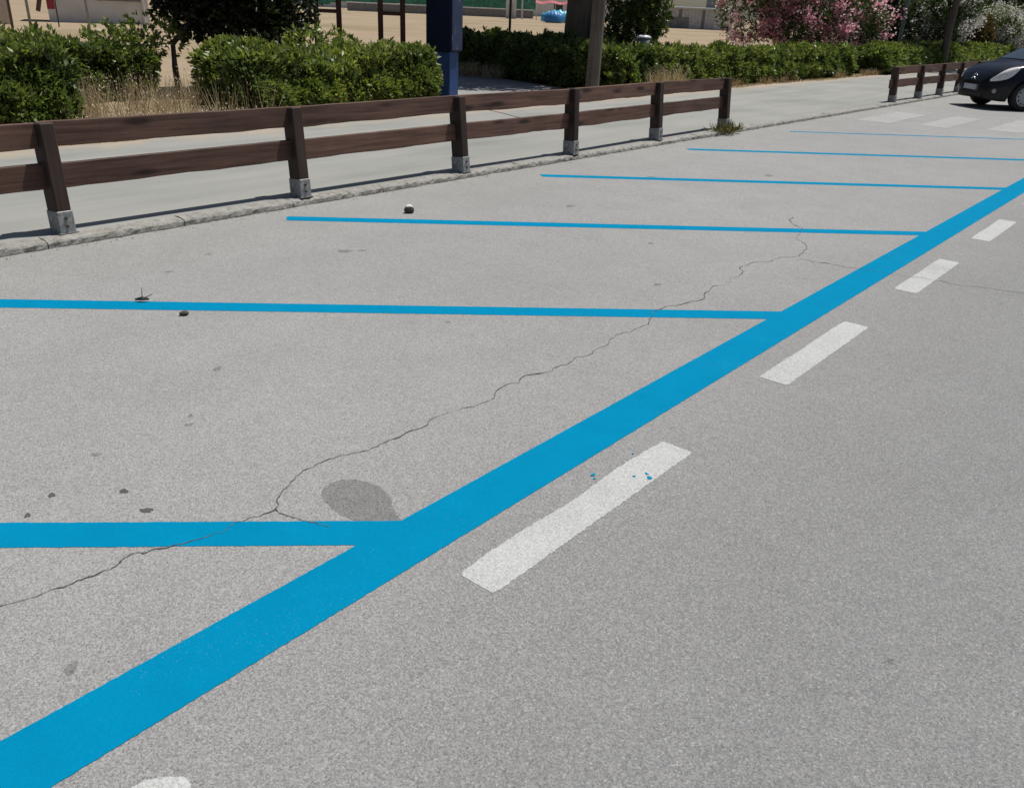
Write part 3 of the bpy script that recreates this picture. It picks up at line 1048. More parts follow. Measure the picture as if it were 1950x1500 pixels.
shrub('young_shrub', (-13.9, 7.1, 0.03), [(0, 0, .75, .5, .7, .4), (-.2, .6, .9, .4, .6, .4)], 420, 'yellowish shrub between the second hedge row and the dark evergreen tree', 'shrub', 'leaf', 0.09, 0.4, bias=0.15)
shrub('shade_tree', (-12.98, 18.0, 0.03), [(0.6, -.6, 4.6, 2.2, 2.4, 1.5), (-1.6, .2, 4.8, 2.2, 2.3, 1.6), (.9, 1.9, 5.2, 2.0, 2.0, 1.5), (-.5, -1.8, 4.3, 2.2, 1.7, 1.3), (-3.0, -0.6, 4.5, 1.9, 2.0, 1.2), (-1.3, -3.2, 4.9, 2.2, 1.9, 1.2), (-3.2, -2.6, 5.0, 2.0, 2.0, 1.1), (0, 0, 6.0, 2.4, 2.5, 1.5)], 8500,
      'thick dark tree trunk behind the weathered wooden pole', 'tree', 'leaf_dark', 0.17, 0.5, trunk=([(0, 0, -.05), (.03, 0, .25), (.05, 0, 1.2), (.1, 0, 2.4), (.1, -.1, 3.4)], [.44, .36, .33, .31, .26]), shell=0.45)
shrub('tall_shrub', (-12.1, 18.9, 0.03), [(0.2, .1, 1.15, .6, .65, .85), (.1, .2, 2.1, .6, .6, .75), (-.3, -.3, 1.1, .5, .6, .75), (.4, .4, 1.6, .45, .5, .7), (0, .1, 2.8, .55, .55, .55)], 2600,
      'tall green shrub right of the wooden pole', 'shrub', 'leaf', 0.11, 0.36, bias=-0.06)
shrub('pink_oleander', (-13.35, 32.1, 0.03), [(-1.2, -.9, 1.9, 1.5, 1.5, 1.15), (0.2, 0, 2.2, 1.6, 1.6, 1.4), (1.2, 1.1, 1.9, 1.3, 1.5, 1.2), (.3, -.2, 1.3, 1.5, 1.5, .8), (-.6, -.4, 3.0, 1.4, 1.4, 1.0), (1.9, 2.0, 1.5, .8, .9, .8)], 4600,
      'oleander covered in pink blossom behind the long hedge', 'shrub', 'leaf_grey', 0.15, 0.22, stems=10, petals=('petal_pink', 190, 64, 0.085))
shrub('white_oleander', (-11.9, 42.0, 0.03), [(0.5, 0, 1.9, 1.3, 1.6, 1.3), (1.0, 1.2, 2.3, 1.1, 1.3, 1.3), (-.6, -.6, 1.6, 1.2, 1.4, 1.2), (.8, .8, 3.2, 1.2, 1.3, 1.1)], 3000,
      'oleander with white blossom right of the green lamp post', 'shrub', 'leaf_grey', 0.17, 0.22, stems=8, petals=('petal_white', 170, 50, 0.08), bias=-0.15)
shrub('white_oleander', (-10.6, 52.5, 0.03), [(0, 0, 1.5, 1.0, 1.1, .95), (.6, .7, 1.25, .8, .9, .75), (-.4, -.4, 1.9, .8, .9, .8)], 1800,
      'rounded bush dense with white blossom above the dark car', 'shrub', 'leaf', 0.16, 0.25, stems=8, petals=('petal_white', 200, 45, 0.075), bias=0.1)
shrub('rusty_shrub', (-11.2, 49.0, 0.03), [(0, 0, 1.35, .9, 1.0, .85), (-.3, -.6, 1.7, .7, .8, .6)], 1300, 'rust brown shrub between the two white oleanders', 'shrub', 'leaf_brown', 0.15, 0.35)
shrub('dark_conifer', (-12.9, 38.6, 0.03), [(0, 0, 1.6, 1.3, 1.4, 1.3), (-.5, -.5, 2.4, 1.0, 1.1, 1.1), (.4, .8, 1.2, 1.1, 1.2, .9), (0, 0, 3.4, 1.2, 1.2, 1.2)], 3000, 'very dark evergreen shrub left of the green lamp post', 'shrub', 'leaf_dark', 0.15, 0.35)
shrub('grey_tree', (-15.0, 42.5, 0.03), [(0, 0, 3.1, 1.6, 1.7, 1.1), (.9, .9, 2.7, 1.2, 1.3, .9), (-1.2, -.6, 2.8, 1.3, 1.3, .9), (0, 0, 4.2, 1.6, 1.6, 1.1)], 2200, 'grey-stemmed thin tree right of the pink oleander', 'tree', 'leaf_grey', 0.16, 0.25, bark='bark_pale',
      trunk=([(0, 0, 0), (.05, 0, .9), (.2, .1, 2.0)], [.13, .11, .09]), bias=0.15, shell=0.5)
shrub('leaning_tree', (-9.65, 38.4, 0.03), [(0.6, .6, 4.6, 2.0, 2.2, 1.3), (-.9, -.6, 4.8, 1.9, 2.0, 1.2), (.2, 1.6, 5.6, 1.9, 2.0, 1.3)], 2600, 'slim dark trunk standing behind the second fence', 'tree', 'leaf_dark', 0.18, 0.4,
      trunk=([(-.1, 0, -.05), (-.1, 0, .6), (-.14, 0, 1.6), (-.1, .1, 2.8), (.1, .2, 3.6)], [.19, .15, .135, .12, .10]), shell=0.5)
shrub('spreading_tree', (-10.0, 57.5, 0.03), [(0.2, 0, 4.2, 2.6, 2.8, 1.3), (-1.8, -1.2, 3.6, 1.8, 2.0, .9), (2.2, 1.2, 4.0, 1.9, 2.2, 1.2), (0, 0, 5.5, 2.8, 2.8, 1.6)], 3200, 'broad tree with low branches at the top right corner', 'tree', 'leaf_dark', 0.2, 0.4,
      trunk=([(0, 0, -.05), (0, 0, .8), (-.1, 0, 1.8), (-.1, 0, 2.8)], [.50, .40, .36, .32]), bias=0.25, shell=0.5)
shrub('background_tree', (-22.0, 68.0, 0.03), [(0, 0, 3.2, 3.0, 3.0, 2.2), (2.8, 2.0, 2.8, 2.4, 2.4, 2.0), (-2.4, -1, 3.0, 2.2, 2.4, 2.0)], 2600, 'grey-green bushy tree far behind the white oleander', 'tree', 'leaf_grey', 0.25, 0.35, stems=5, stem_r=.12, bias=0.15)
shrub('background_tree', (-15.0, 74.0, 0.03), [(0, 0, 3.0, 3.0, 3.0, 2.4), (2.6, 2.0, 3.2, 2.6, 2.4, 2.2), (-2.4, -1, 2.6, 2.2, 2.4, 2.0)], 2600, 'darker bushy tree far behind the bush dense with white blossom', 'tree', 'leaf_grey', 0.25, 0.35, stems=5, stem_r=.12)

# ------------------------------------------------------------------ poles, column, frames, bin
root = empty('wooden_pole', (-9.80, 14.25, 0.05))
mb = MB()
mb.tube([(0, 0, 0.0), (0, 0, .3), (.02, 0, 2.0), (.05, 0, 5.5)], [.135, .13, .125, .10], 14)
mb.build('shaft', M['pole_wood'], root, True)
mb = MB()
mb.lathe([(0.0, .10), (.150, .10), (.155, .06), (.155, 0.0)], 14, 'Z')
mb.build('collar', M['dark_metal'], root)
mb = MB()
mb.box(-.26, .22, -.2, .3, -.01, .022)
mb.build('footing', M['kerb'], root)
tag(root, 'weathered wooden utility pole standing at the far edge of the pavement', 'pole')

# dark blue column
M['navy'] = plain('dark_blue_paint', (0.004, 0.009, 0.032), 0.6, var=0.2, spec=0.2)
M['lit_panel'] = NT('lit_blue_panel')
t = M['lit_panel']
c_ = t.coord('Object')
f_ = t.noise(c_, 3.5, 5.0, 0.7)
mk = t.n('ShaderNodeMapRange', Value=t.noise(t.coord('Object', (6, 6, 2)), 1.6, 4.0, 0.7), i1=0.56, i2=0.66).outputs[0]
cc = t.mix(f_, (0.013, 0.026, 0.070), (0.030, 0.050, 0.115))
M['lit_panel'] = t.fin(t.mix(t.math('MULTIPLY', mk, 0.30), cc, (0.30, 0.33, 0.38)), 0.4)  # light put into the colour: paler blue for the lit face, pale marks
M['bright_blue'] = plain('bright_blue_paint', (0.012, 0.055, 0.19), 0.4, var=0.2)
root = empty('blue_column', (-11.25, 11.66, 0.045), R_(12))
mb = MB()
mb.bbox(-0.27, 0.24, -0.20, 0.20, 0.80, 2.6, 0.012)
body = mb.build('cabinet', M['navy'], root)
mb = MB()
mb.bbox(0.2405, 0.262, -0.175, 0.175, 0.83, 2.57, 0.006)
mb.build('panel', M['lit_panel'], body)
mb = MB()
mb.bbox(-0.12, 0.20, -0.15, 0.15, 0.0, 0.80, 0.01)
mb.build('pedestal', M['bright_blue'], root)
mb = MB()
mb.box(-0.18, 0.28, -0.2, 0.2, -0.01, 0.015)
mb.build('base_plate', M['zinc'], root)
tag(root, 'tall dark blue column on a bright blue pedestal at the path entrance', 'column')

for (x, y, hh, lb) in [(-16.75, 13.5, 2.5, 'left reddish timber frame standing in the field'), (-15.8, 14.6, 2.5, 'right reddish timber frame standing in the field')]:
    root = empty('timber_frame', (x, y, 0.03), math.atan2(y, x) + math.pi / 2)
    for s in (-1, 1):
        mb = MB()
        mb.bbox(-.06, .06, -.06, .06, -.05, hh, .008)
        mb.build('upright', M['frame_wood'], root, loc=(s * 0.255, 0, 0))
    for zz in (1.33, 2.1):
        mb = MB()
        mb.bbox(-.197, .197, -.04, .04, -.04, .04, .006)
        mb.build('crossbar', M['frame_wood'], root, loc=(0, 0, zz))
    tag(root, lb, 'frame', 'timber frames in the field')

root = empty('slim_pole', (-15.4, 18.4, 0.03))
mb = MB()
mb.tube([(0, 0, 0), (0, 0, 2), (.02, 0, 4.5)], [.035, .032, .03], 8)
mb.build('shaft', M['dark_metal'], root, True)
mb = MB()
mb.box(-.09, .09, -.09, .09, 0, .015)
mb.build('base_plate', M['dark_metal'], root)
tag(root, 'slim dark pole rising behind the shaded hedge', 'pole')

root = empty('lamp_post', (-10.95, 36.4, 0.03))
mb = MB()
mb.tube([(0, 0, 0), (0, 0, 1.0), (.0, 0, 3), (.0, 0, 5.6)], [.075, .07, .06, .045], 10)
mb.build('shaft', M['green_metal'], root, True)
mb = MB()
mb.lathe([(0.0, .0), (.10, .0), (.22, .18), (.20, .30), (.05, .42), (0, .42)], 14, 'Z', Matrix.Translation((0, 0, 5.6)))
mb.build('lantern', M['green_metal'], root, True)
tag(root, 'green lamp post behind the hedges between the dark shrub and white oleander', 'lamp post')

root = empty('litter_bin', (-10.75, 17.5, 0.03), R_(20))
M['bin_grey'] = plain('bin_grey', (0.16, 0.18, 0.18), 0.5, 0.2)
M['bin_lid'] = plain('bin_lid', (0.62, 0.64, 0.66), 0.35)
mb = MB()
mb.tube([(0, 0, 0), (0, 0, .8)], .025, 8)
mb.build('stand', M['dark_metal'], root)
mb = MB()
mb.lathe([(0.0, .72), (.11, .72), (.155, 1.06), (.15, 1.06), (.12, .80)], 18, 'Z')
mb.build('bucket', M['bin_grey'], root, True)
mb = MB()
mb.lathe([(0.165, 1.075), (.17, 1.10), (.10, 1.135), (0, 1.14)], 18, 'Z')
mb.build('lid', M['bin_lid'], root, True)
tag(root, 'small grey litter bin half buried in the tall shrub', 'bin')

# ------------------------------------------------------------------ far things in the field
M['white_wall'] = plain('white_render', (0.62, 0.60, 0.58), 0.85, var=0.10, scale=1.2)
M['pale_board'] = plain('pale_board', (0.44, 0.43, 0.43), 0.8, var=0.18, scale=2)
M['grey_board'] = plain('grey_board', (0.17, 0.17, 0.175), 0.8, var=0.2, scale=2)
M['red_paint'] = plain('red_paint', (0.30, 0.02, 0.045), 0.5)
M['orange_red'] = plain('orange_red_paint', (0.42, 0.07, 0.04), 0.5)
M['roof_sheet'] = plain('pale_roof_sheet', (0.50, 0.56, 0.60), 0.5)
M['glass_dark'] = plain('dark_pane', (0.03, 0.035, 0.04), 0.15)
M['tarp'] = plain('light_blue_tarp', (0.07, 0.42, 0.56), 0.45, var=0.2)
M['tarp_dark'] = plain('deep_blue_tarp', (0.03, 0.17, 0.42), 0.45, var=0.2)
M['net'] = plain('green_net', (0.05, 0.20, 0.14), 0.8, var=0.35, scale=1.5)
M['pink_cloth'] = plain('faded_red_awning', (0.40, 0.10, 0.12), 0.8)


def face_cam(x, y):
    return math.atan2(y, x) + math.pi / 2     # local -Y looks at the road viewer, +X to the right... kept as a real heading


def far(name, x, y):
    return empty(name, (x, y, 0.035), math.atan2(-x, y))


# grey panelled cabins
root = far('beach_cabin', -57.5, 106.0)
mb = MB()
mb.box(-4.6, 4.6, 0, 3.2, 0, 2.35)
wall = mb.build('wall', M['white_wall'], root)
for i in range(16):
    x = -4.2 + i * 0.42
    mb = MB()
    mb.bbox(x - .195, x + .195, -.05, -.003, 0.05, 2.3, .012)
    mb.build('board', M['grey_board'] if i % 7 == 5 else M['pale_board'], wall)
mb = MB()
mb.bbox(-4.3, -.9, -.10, -.053, 0.05, 1.35, .01)
mb.build('low_panel', M['grey_board'], root)
mb = MB()
mb.bbox(3.2, 4.1, -.06, -.003, 0.02, 2.05, .01)
d_ = mb.build('door', M['white_wall'], root)
mb = MB()
mb.box(3.3, 3.36, -.10, -.062, .95, 1.1)
mb.build('handle', M['dark_metal'], d_)
mb = MB()
mb.bbox(-4.8, 4.8, -.35, 3.4, 2.353, 2.55, .03)
mb.build('roof', M['roof_sheet'], root)
mb = MB()
mb.box(1.0, 2.6, .6, 1.8, 2.552, 3.6)
mb.build('tank', M['grey_board'], root)
tag(root, 'pale panelled cabin across the field left of the pink oleander', 'cabin')

# low boundary wall
root = far('boundary_wall', -108.0, 111.0)
mb = MB()
mb.box(-15.5, 15.5, 0, .4, 0, 1.2)
mb.build('wall', M['grey_board'], root)
mb = MB()
mb.bbox(-15.6, 15.6, -.05, .45, 1.203, 1.36, .02)
mb.build('coping', M['white_wall'], root)
tag(root, 'low grey wall with pale coping on the far side of the field', 'wall')

root = far('white_hut', -90.5, 110.0)
mb = MB()
mb.box(-1.9, -.3, 0, 2, 0, 2.9)
w_ = mb.build('wall', M['white_wall'], root)
mb = MB()
mb.bbox(-1.5, -.7, -.06, -.003, 0, 2.0, .01)
mb.build('door', M['pale_board'], root)
mb = MB()
mb.box(.5, .75, 0, .25, 0, 2.9)
mb.build('pillar', M['white_wall'], root)
mb = MB()
mb.bbox(-2.1, 1.2, -.3, 2.2, 2.903, 3.1, .02)
mb.build('roof', M['pink_cloth'], root)
tag(root, 'small white hut with pinkish roof beyond the slim pole', 'hut')

for x, y, w, h, mt, lb in [(-71.0, 93.5, 2.6, 1.5, 'tarp_dark', 'deep blue covered boat across the field, left one'), (-73.3, 97.5, 4.6, 1.65, 'tarp', 'light blue covered boat across the field, right one')]:
    root = far('covered_boat', x, y)
    P = []
    n = 18
    for i in range(n + 1):
        u = i / n * 2 - 1
        hw = 0.85 * max(0.03, (1 - abs(u) ** 2.6))
        top = h * (0.55 + 0.45 * math.cos(u * 1.45)) * (0.92 + 0.08 * math.sin(i * 2.1))
        row = []
        for j in range(11):
            a = math.pi * j / 10
            row.append(Vector((u * w / 2, -hw * math.cos(a), 0.12 + (top - 0.12) * math.sin(a) ** 0.7 + 0.03 * math.sin(i * 3 + j * 2))))
        P.append(row)
    mb = MB()
    mb.grid(P, flip=True)
    mb.build('cover', M[mt], root, True)
    mb = MB()
    mb.tube([(-w / 2, 0, .2), (-w / 4, 0, .06), (w / 4, 0, .06), (w / 2, 0, .2)], [.06, .16, .16, .06], 8)
    mb.build('hull', M['white_wall'], root, True)
    tag(root, lb, 'boat', 'covered boats in the field')

root = far('red_awning', -83.0, 112.0)
mb = MB()
mb.grid([[Vector((x, y, 2.35 + .12 * math.sin(x * 2.2) + (.35 if y > 0.9 else 0))) for x in np.linspace(-4.5, 4.5, 20)] for y in (0, 1, 2)])
mb.build('canopy', M['pink_cloth'], root)
for x in (-4.3, -1.5, 1.5, 4.3):
    mb = MB()
    mb.tube([(x, .1, 0), (x, .1, 2.35)], .06, 6)
    mb.build('pole', M['white_wall'], root)
tag(root, 'faded red awning behind the covered boats', 'awning')

# green netting along the far beach edge
root = far('net_fence', -136.0, 118.0)
mb = MB()
nx = 120
P = []
for i in range(nx + 1):
    x = -34 + 68 * i / nx
    P.append([Vector((x, .25 * math.sin(i * .9) + .1 * random.uniform(-1, 1), z + (0.9 + .35 * math.sin(i * .37) + .3 * random.random() if z == 0 else 0))) for z in (0, 1.6, 2.6, 3.4)])
mb.grid(P, flip=True)
mb.build('netting', M['net'], root)
for i in range(12):
    mb = MB()
    mb.tube([(-34 + i * 6.1, .4, 0), (-34 + i * 6.1, .4, 3.5)], .06, 6)
    mb.build('post', M['pale_board'], root)
tag(root, 'green netting fence along the far end of the field', 'fence')
mb = MB()
mb.box(-60, 60, 0, 6, 0, 5.0)
root = far('far_building', -150.0, 140.0)
mb.build('wall', M['white_wall'], root)
for i in range(14):
    mb = MB()
    mb.bbox(-55 + i * 8.2, -53 + i * 8.2, -.1, -.004, 1.0, 2.8, .03)
    w_ = mb.build('window', M['glass_dark'], root)
tag(root, 'long pale building at the far end of the field behind the green netting', 'building')

# left background: white shed, red panel and poles
root = far('white_shed', -45.5, 22.3)
mb = MB()
mb.box(-2.3, 2.3, 0, 3, 0, 2.6)
mb.build('wall', M['white_wall'], root)
mb = MB()
mb.bbox(-.05, 1.95, -.10, -.003, 1.05, 1.28, .02)
mb.build('shutter', M['grey_board'], root)
mb = MB()
mb.bbox(-.05, 1.95, -.10, -.003, 1.36, 1.55, .02)
mb.build('shutter', M['pale_board'], root)
mb = MB()
mb.bbox(1.98, 2.12, -.12, -.003, .05, 2.5, .02)
mb.build('pilaster', M['white_wall'], root)
mb = MB()
mb.bbox(-2.5, 2.5, -.3, 3.2, 2.603, 2.75, .02)
mb.build('roof', M['roof_sheet'], root)
tag(root, 'white shed with grey shutters left of the dark evergreen tree', 'shed')

root = far('tan_wall', -43.0, 15.4)
mb = MB()
mb.box(-3.5, 1.6, 0, .3, 0, 2.4)
mb.build('wall', plain('tan_render', (0.50, 0.42, 0.36), 0.9), root)
mb = MB()
mb.bbox(-3.5, 1.6, -.02, .32, 2.403, 2.5, .01)
mb.build('coping', M['white_wall'], root)
tag(root, 'tan wall behind the poles at the top left corner', 'wall')

root = far('red_banner', -40.5, 17.8)
mb = MB()
mb.tube([(.16, .05, 0), (.16, .05, 3.2)], .03, 6)
mb.build('mast', M['dark_metal'], root)
mb = MB()
mb.grid([[Vector((x, .03 * math.sin(x * 9 + z * 3), z)) for x in np.linspace(-.18, .12, 6)] for z in np.linspace(.7, 3.1, 14)])
mb.build('cloth', M['red_paint'], root)
mb = MB()
mb.tube([(-.55, .05, .6), (-.2, .05, 1.9), (-.6, .05, 3.0)], [.10, .12, .08], 6)
mb.build('furled_cloth', plain('brown_cloth', (0.10, 0.06, 0.05), 0.9), root)
tag(root, 'dark red banner hanging left of the white shed', 'banner')
for x, y, r, mt, lb in [(-35.4, 13.55, .05, 'orange_red', 'red pole at the top left corner'), (-37.2, 14.75, .05, 'bark', 'thin brown pole right of the red pole'),
                        (-36.9, 15.3, .055, 'zinc', 'grey pole left of the red banner'), (-37.9, 18.05, .05, 'zinc', 'grey pole in front of the white shed')]:
    root = empty('field_pole', (x, y, .035))
    mb = MB()
    mb.tube([(0, 0, 0), (0, 0, 1.5), (.01, 0, 3.6)], [r, r, r * .9], 8)
    mb.build('shaft', M[mt], root, True)
    mb = MB()
    mb.lathe([(0, .04), (r * 1.15, .03), (r * 1.2, 0)], 8, 'Z', Matrix.Translation((.01, 0, 3.6)))
    mb.build('cap', M['dark_metal'], root)
    tag(root, lb, 'pole')

# ------------------------------------------------------------------ small things on the asphalt
def pebble(name, loc, r, squash, mat, label, cat, seed):
    r_ = np.random.default_rng(seed)
    P = []
    nu, nv = 10, 14
    ph = r_.uniform(0, 6, 4)
    for i in range(nu + 1):
        th = math.pi * i / nu
        row = []
        for j in range(nv + 1):
            a = 2 * math.pi * j / nv
            k = 1 + .12 * math.sin(2 * a + ph[0]) * math.sin(th) + .10 * math.sin(3 * th + ph[1]) + .07 * math.cos(3 * a + ph[2]) * math.sin(th)
            row.append(Vector((r * k * math.sin(th) * math.cos(a), r * k * math.sin(th) * math.sin(a) * 1.15, r * squash * (k * math.cos(th) + .9))))
        P.append(row)
    mb = MB()
    mb.grid(P, flip=False)
    o = mb.build(name, mat, smooth=True, loc=loc)
    return tag(o, label, cat)


M['pale_stone'] = plain('pale_stone', (0.62, 0.61, 0.58), 0.8, var=0.3, scale=30)
M['dark_cone'] = plain('dark_cone', (0.05, 0.042, 0.035), 0.85, var=0.4, scale=40)
t = NT('white_top_stone')
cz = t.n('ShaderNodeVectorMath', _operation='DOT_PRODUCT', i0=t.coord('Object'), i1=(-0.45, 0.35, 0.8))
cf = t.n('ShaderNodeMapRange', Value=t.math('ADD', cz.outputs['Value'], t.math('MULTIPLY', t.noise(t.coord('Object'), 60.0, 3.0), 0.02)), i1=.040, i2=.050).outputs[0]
M['white_top'] = t.fin(t.mix(cf, (0.045, 0.043, 0.036), (0.72, 0.71, 0.67)), 0.8)  # white towards the top, dark towards the bottom
pebble('stone', (-5.13, 4.90, 0), .036, 1.0, M['white_top'], 'small stone, white on top and dark below, lying near the far end of the third blue divider', 'stone', 3)
pebble('pebble', (-4.12, 2.24, 0), .019, .7, M['dark_cone'], 'dark pebble lying just below the second blue divider', 'pebble', 4)
# dry twig with leaf on the second divider
mb = MB()
mb.tube([(-.04, -.02, .012), (0, 0, .022), (.02, .03, .016)], [.006, .012, .005], 6)
mb.tube([(0, 0, .02), (.004, .004, .085)], [.003, .0015], 4)
mb.tube([(0, 0, .02), (.03, .05, .045)], [.003, .0015], 4)
o = mb.build('dry_twig', M['dark_cone'], loc=(-4.47, 2.19, 0))
tag(o, 'tiny dark dry twig lying on the second blue divider', 'twig')

# ------------------------------------------------------------------ parked dark car
M['car_paint'] = NT('black_car_paint')
t = M['car_paint']
fl = t.noise(t.coord('Object'), 4.0, 3.0)
t.fin(t.mix(fl, (0.0045, 0.0055, 0.009), (0.007, 0.0085, 0.013)), 0.3, 0.0, 0.2)
t.b.inputs['Coat Weight'].default_value = 0.2
t.b.inputs['Coat Roughness'].default_value = 0.08
M['car_paint'] = t.m
M['trim'] = plain('black_trim', (0.012, 0.012, 0.013), 0.6)
M['tyre'] = plain('tyre_rubber', (0.016, 0.016, 0.016), 0.85)
M['hub'] = plain('silver_hubcap', (0.30, 0.32, 0.34), 0.35, 0.4)
M['chrome'] = plain('chrome', (0.75, 0.75, 0.76), 0.18, 0.9)
M['lens'] = plain('headlamp_lens', (0.70, 0.68, 0.67), 0.12, 0.0, 0.15, 20)
M['plate_white'] = plain('plate_white', (0.42, 0.45, 0.48), 0.5)
M['plate_blue'] = plain('plate_blue', (0.03, 0.07, 0.3), 0.5)
M['fog'] = plain('fog_lens', (0.35, 0.33, 0.30), 0.15)
M['amber'] = plain('tail_red', (0.35, 0.02, 0.02), 0.2)
tg = NT('car_glass')
tg.fin((0.03, 0.04, 0.05), 0.04, 0.0, 0.9)
M['car_glass'] = tg.m

# local axes: +X nose, +Y the car's left, origin on the ground below the front axle
XS = [-2.98, -2.92, -2.80, -2.5, -2.0, -1.0, -0.3, 0.1, 0.35, 0.55, 0.68, 0.75, 0.80]
WS = [.52, .66, .76, .815, .83, .835, .832, .82, .795, .745, .65, .52, .34]
ZB = [.42, .30, .24, .20, .18, .18, .18, .18, .18, .18, .20, .24, .32]
ZS = [.80, .90, .93, .94, .93, .91, .90, .865, .815, .745, .66, .60, .53]
ZC = [.84, .96, 1.0, 1.0, .99, .98, 1.01, .985, .93, .85, .755, .66, .56]


def itp(x, Y):
    return float(np.interp(x, XS, Y))


def smooth_itp(x, Y):
    return sum(itp(x + d, Y) * w for d, w in ((-.06, .2), (-.03, .2), (0, .2), (.03, .2), (.06, .2))) if -2.9 < x < .7 else itp(x, Y)


def arch(x):
    z = 0.0
    for c in (0.0, -2.43):
        if abs(x - c) < 0.355:
            z = max(z, 0.30 + math.sqrt(0.355 ** 2 - (x - c) ** 2))
    return z


def body_pt(x, tt, side=1, off=0.0, arches=True):
    w, zb, zs, zc = (smooth_itp(x, A) for A in (WS, ZB, ZS, ZC))
    if arches:
        zb = max(zb, min(arch(x), zs - .14))
    if tt <= 0.5:
        u = tt * 2
        z = zb + (zs - zb) * u
        full = (z - .2) / max(zs - .2, .1)
        y = w * (1 - 0.085 * (2 * full - 0.95) ** 2)
    else:
        u = (tt - 0.5) * 2
        a = u * math.pi / 2
        y = w * 0.906 * (1 - u ** 1.7) ** 0.75 if u < 1 else 0.0
        z = zs + (zc - zs) * math.sin(a) ** 0.85
    return Vector((x, y * side, z))


def body_off(x, tt, side, off):
    e = 0.012
    p = body_pt(x, tt, 1, arches=False)
    du = body_pt(x + e, tt, 1, arches=False) - body_pt(x - e, tt, 1, arches=False)
    dv = body_pt(x, min(tt + e, 1), 1, arches=False) - body_pt(x, max(tt - e, 0), 1, arches=False)
    nrm = dv.cross(du)
    if nrm.length > 1e-9:
        nrm.normalize()
    if nrm.dot(Vector((0, p.y, p.z - .5))) < 0 and nrm.dot(Vector((x + 1, p.y, 0))) < 0:
        nrm = -nrm
    p = p + nrm * off
    return Vector((p.x, p.y * side, p.z))


car = empty('parked_car', (-4.28, 22.43, 0.0))
car.rotation_euler = (0, 0, R_(-135))
stations = sorted(set([round(x, 3) for x in np.concatenate([np.linspace(-2.98, -2.8, 6), np.linspace(-2.8, .5, 112), np.linspace(.5, .8, 22)])]))
ts = list(np.linspace(0, .5, 9)) + list(np.linspace(.5, 1, 13))[1:]
mb = MB()
for sd in (1, -1):
    mb.grid([[body_pt(x, q, sd) for q in ts] for x in stations], flip=(sd < 0))
    # under-tray and wheel wells
    mb.grid([[body_pt(x, 0, sd), Vector((x, sd * .55 * min(1, itp(x, WS) / .7), body_pt(x, 0, sd).z)), Vector((x, 0, max(.2, itp(x, ZB))))] for x in stations], 1, flip=(sd < 0))
for x in (stations[0], stations[-1]):
    ring = [body_pt(x, q, 1) for q in ts] + [body_pt(x, q, -1) for q in ts[::-1]][1:]
    mb.add(ring, [tuple(range(len(ring))) if x < 0 else tuple(range(len(ring)))[::-1]])
body = mb.build('body', [M['car_paint'], M['trim']], car, True)

# cabin
def roof_z(x):
    return float(np.interp(x, [-2.86, -2.7, -2.4, -2.0, -1.4, -1.05, -.85, -.5, -.02], [1.02, 1.28, 1.45, 1.50, 1.51, 1.48, 1.41, 1.24, .985]))


def cabin_pt(x, q, side, off=0.0):
    zr = roof_z(x)
    wb = smooth_itp(x, WS) * 0.90
    zb = 0.90
    wr = wb - 0.26 * (zr - zb) / 0.6
    if q < 0.55:
        u = q / 0.55
        y = wb + (wr - wb) * u + off
        z = zb + (zr - 0.05 - zb) * u
    else:
        u = (q - .55) / .45
        y = wr * (1 - u ** 1.8) ** .6 if u < 1 else 0.0
        z = zr - 0.05 + 0.05 * math.sin(u * math.pi / 2) + off
        if x > -.9:
            pass
    return Vector((x + (off * .8 if q >= .55 and x > -.9 else 0), y * side, z))


xs = np.linspace(-2.86, -.02, 60)
qs = list(np.linspace(0, .55, 7)) + list(np.linspace(.55, 1, 9))[1:]
mb = MB()
for sd in (1, -1):
    mb.grid([[cabin_pt(x, q, sd) for q in qs] for x in xs], flip=(sd < 0))
roof = mb.build('cabin', M['car_paint'], car, True)
mb = MB()
for sd in (1, -1):
    mb.grid([[cabin_pt(x, q, sd, .008) for q in np.linspace(.60, 1, 9)] for x in np.linspace(-.86, -.10, 14)], flip=(sd < 0))
mb.build('windscreen', M['car_glass'], roof, True)
for sd in (1, -1):
    for a, b in ((-1.32, -.62), (-2.15, -1.40), (-2.50, -2.22)):
        mb = MB()
        mb.grid([[cabin_pt(x, .10 + (q - .10) * min(1.0, (abs(x + .38) / .55)), sd, .007) for q in np.linspace(.10, .50, 6)] for x in np.linspace(a, b, 12)], flip=(sd < 0))
        mb.build('side_window', M['car_glass'], roof, True)
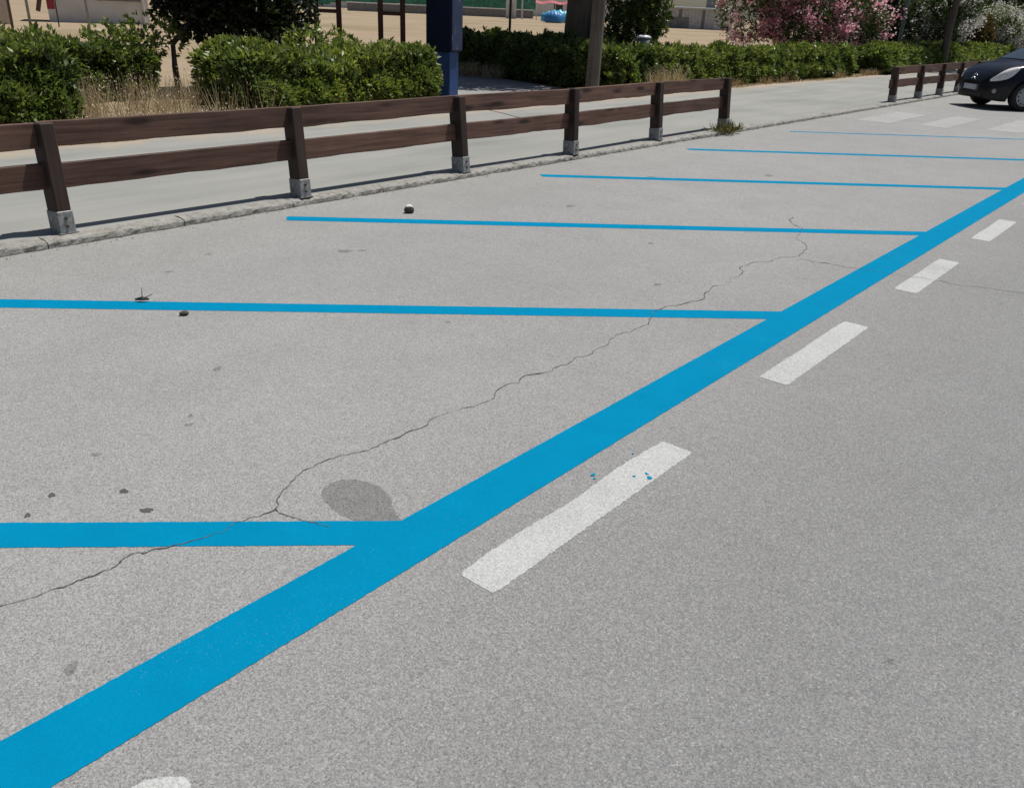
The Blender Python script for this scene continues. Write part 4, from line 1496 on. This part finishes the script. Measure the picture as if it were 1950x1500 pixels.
for sd in (1, -1):
    # doors: thin shut lines as separate proud skins
    for a, b in ((-1.36, -.42), (-2.20, -1.37)):
        mb = MB()
        mb.grid([[body_off(x, q, sd, .006) for q in np.linspace(.07, .49, 7)] for x in np.linspace(a, b, 14)], flip=(sd < 0))
        d_ = mb.build('door', M['car_paint'], car, True)
        mb = MB()
        p = body_off(a + .14, .40, sd, .02)
        mb.bbox(p.x - .07, p.x + .07, p.y - .014, p.y + .014, p.z - .014, p.z + .014, .004)
        mb.build('handle', M['car_paint'], d_)
    # almond headlamps on the wing corners
    mb = MB()
    P = []
    for i in range(17):
        u = i / 16
        x = .22 + .50 * u
        mid = .56 - .10 * u
        hh = .115 * math.sin(math.pi * (0.06 + .90 * u)) ** 0.75
        P.append([body_off(x, mid + hh * (v / 4 - 1), sd, .010 + .010 * math.sin(math.pi * v / 8)) for v in range(9)])
    mb.grid(P, flip=(sd < 0))
    mb.build('headlight', M['lens'], car, True)
    # fog lamp
    p = body_off(.66, .20, sd, .0)
    mb = MB()
    mb.lathe([(0, .03), (.035, .028), (.045, .01), (.05, -.02)], 14, 'Z', Matrix.Translation(p) @ Matrix.Rotation(R_(90), 4, 'Y'))
    mb.build('fog_lamp', M['fog'], car, True)
    # mirror
    mb = MB()
    mb.bbox(-.60, -.48, sd * .98 - .09, sd * .98 + .09, .98, 1.11, .03)
    mr = mb.build('mirror', M['car_paint'], car)
    mb = MB()
    mb.tube([(-.54, sd * .76, .98), (-.54, sd * .92, 1.02)], .02, 6)
    mb.build('arm', M['trim'], mr)
    # tail lamp
    mb = MB()
    mb.grid([[body_off(x, q, sd, .010) for q in np.linspace(.36, .52, 6)] for x in np.linspace(-2.93, -2.76, 7)], flip=(sd < 0))
    mb.build('tail_light', M['amber'], car, True)
# lower intake, grille bar, emblem, plate
mb = MB()
mb.bbox(.735, .80, -.42, .42, .235, .36, .02)
mb.build('intake', M['trim'], car)
mb = MB()
mb.bbox(.79, .815, -.26, .26, .375, .485, .004)
pl = mb.build('number_plate', M['plate_white'], car)
mb = MB()
mb.box(.8155, .817, .225, .258, .38, .48)
mb.box(.8155, .817, -.258, -.225, .38, .48)
mb.build('plate_band', M['plate_blue'], pl)
for k_ in (0, 1):
    mb = MB()
    z0 = .585 + k_ * .062
    for sd in (-1, 1):
        a, b = Vector((.775 - k_ * .045, sd * .085, z0)), Vector((.785 - k_ * .045, 0, z0 + .05))
        mb.tube([a, b], [.014, .016], 6)
    mb.build('emblem', M['chrome'], car, True)
for xa in (0.0, -2.43):
    for sd in (1, -1):
        wheel = empty('wheel')
        wheel.parent = car
        wheel.location = (xa, sd * .715, .30)
        wheel.rotation_euler = (0, 0, 0 if sd > 0 else math.pi)
        mb = MB()
        mb.lathe([(.20, -.09), (.285, -.095), (.300, -.06), (.302, 0), (.300, .06), (.285, .090), (.205, .085), (.20, .03)], 32)
        mb.build('tyre', M['tyre'], wheel, True)
        mb = MB()
        mb.lathe([(0.0, .092), (.05, .09), (.15, .080), (.185, .088), (.207, .078), (.205, .03), (0, .03)], 32)
        mb.build('rim', M['hub'], wheel, True)
        mb = MB()
        for k_ in range(11):
            a = 2 * math.pi * k_ / 11
            mb.lathe([(0, .0915), (.020, .0905), (.022, .07)], 8, 'Y', Matrix.Translation((.158 * math.cos(a), 0, .158 * math.sin(a))))
        mb.build('slot', M['trim'], wheel)
tag(car, 'small black hatchback parked nose towards the far fence', 'car')
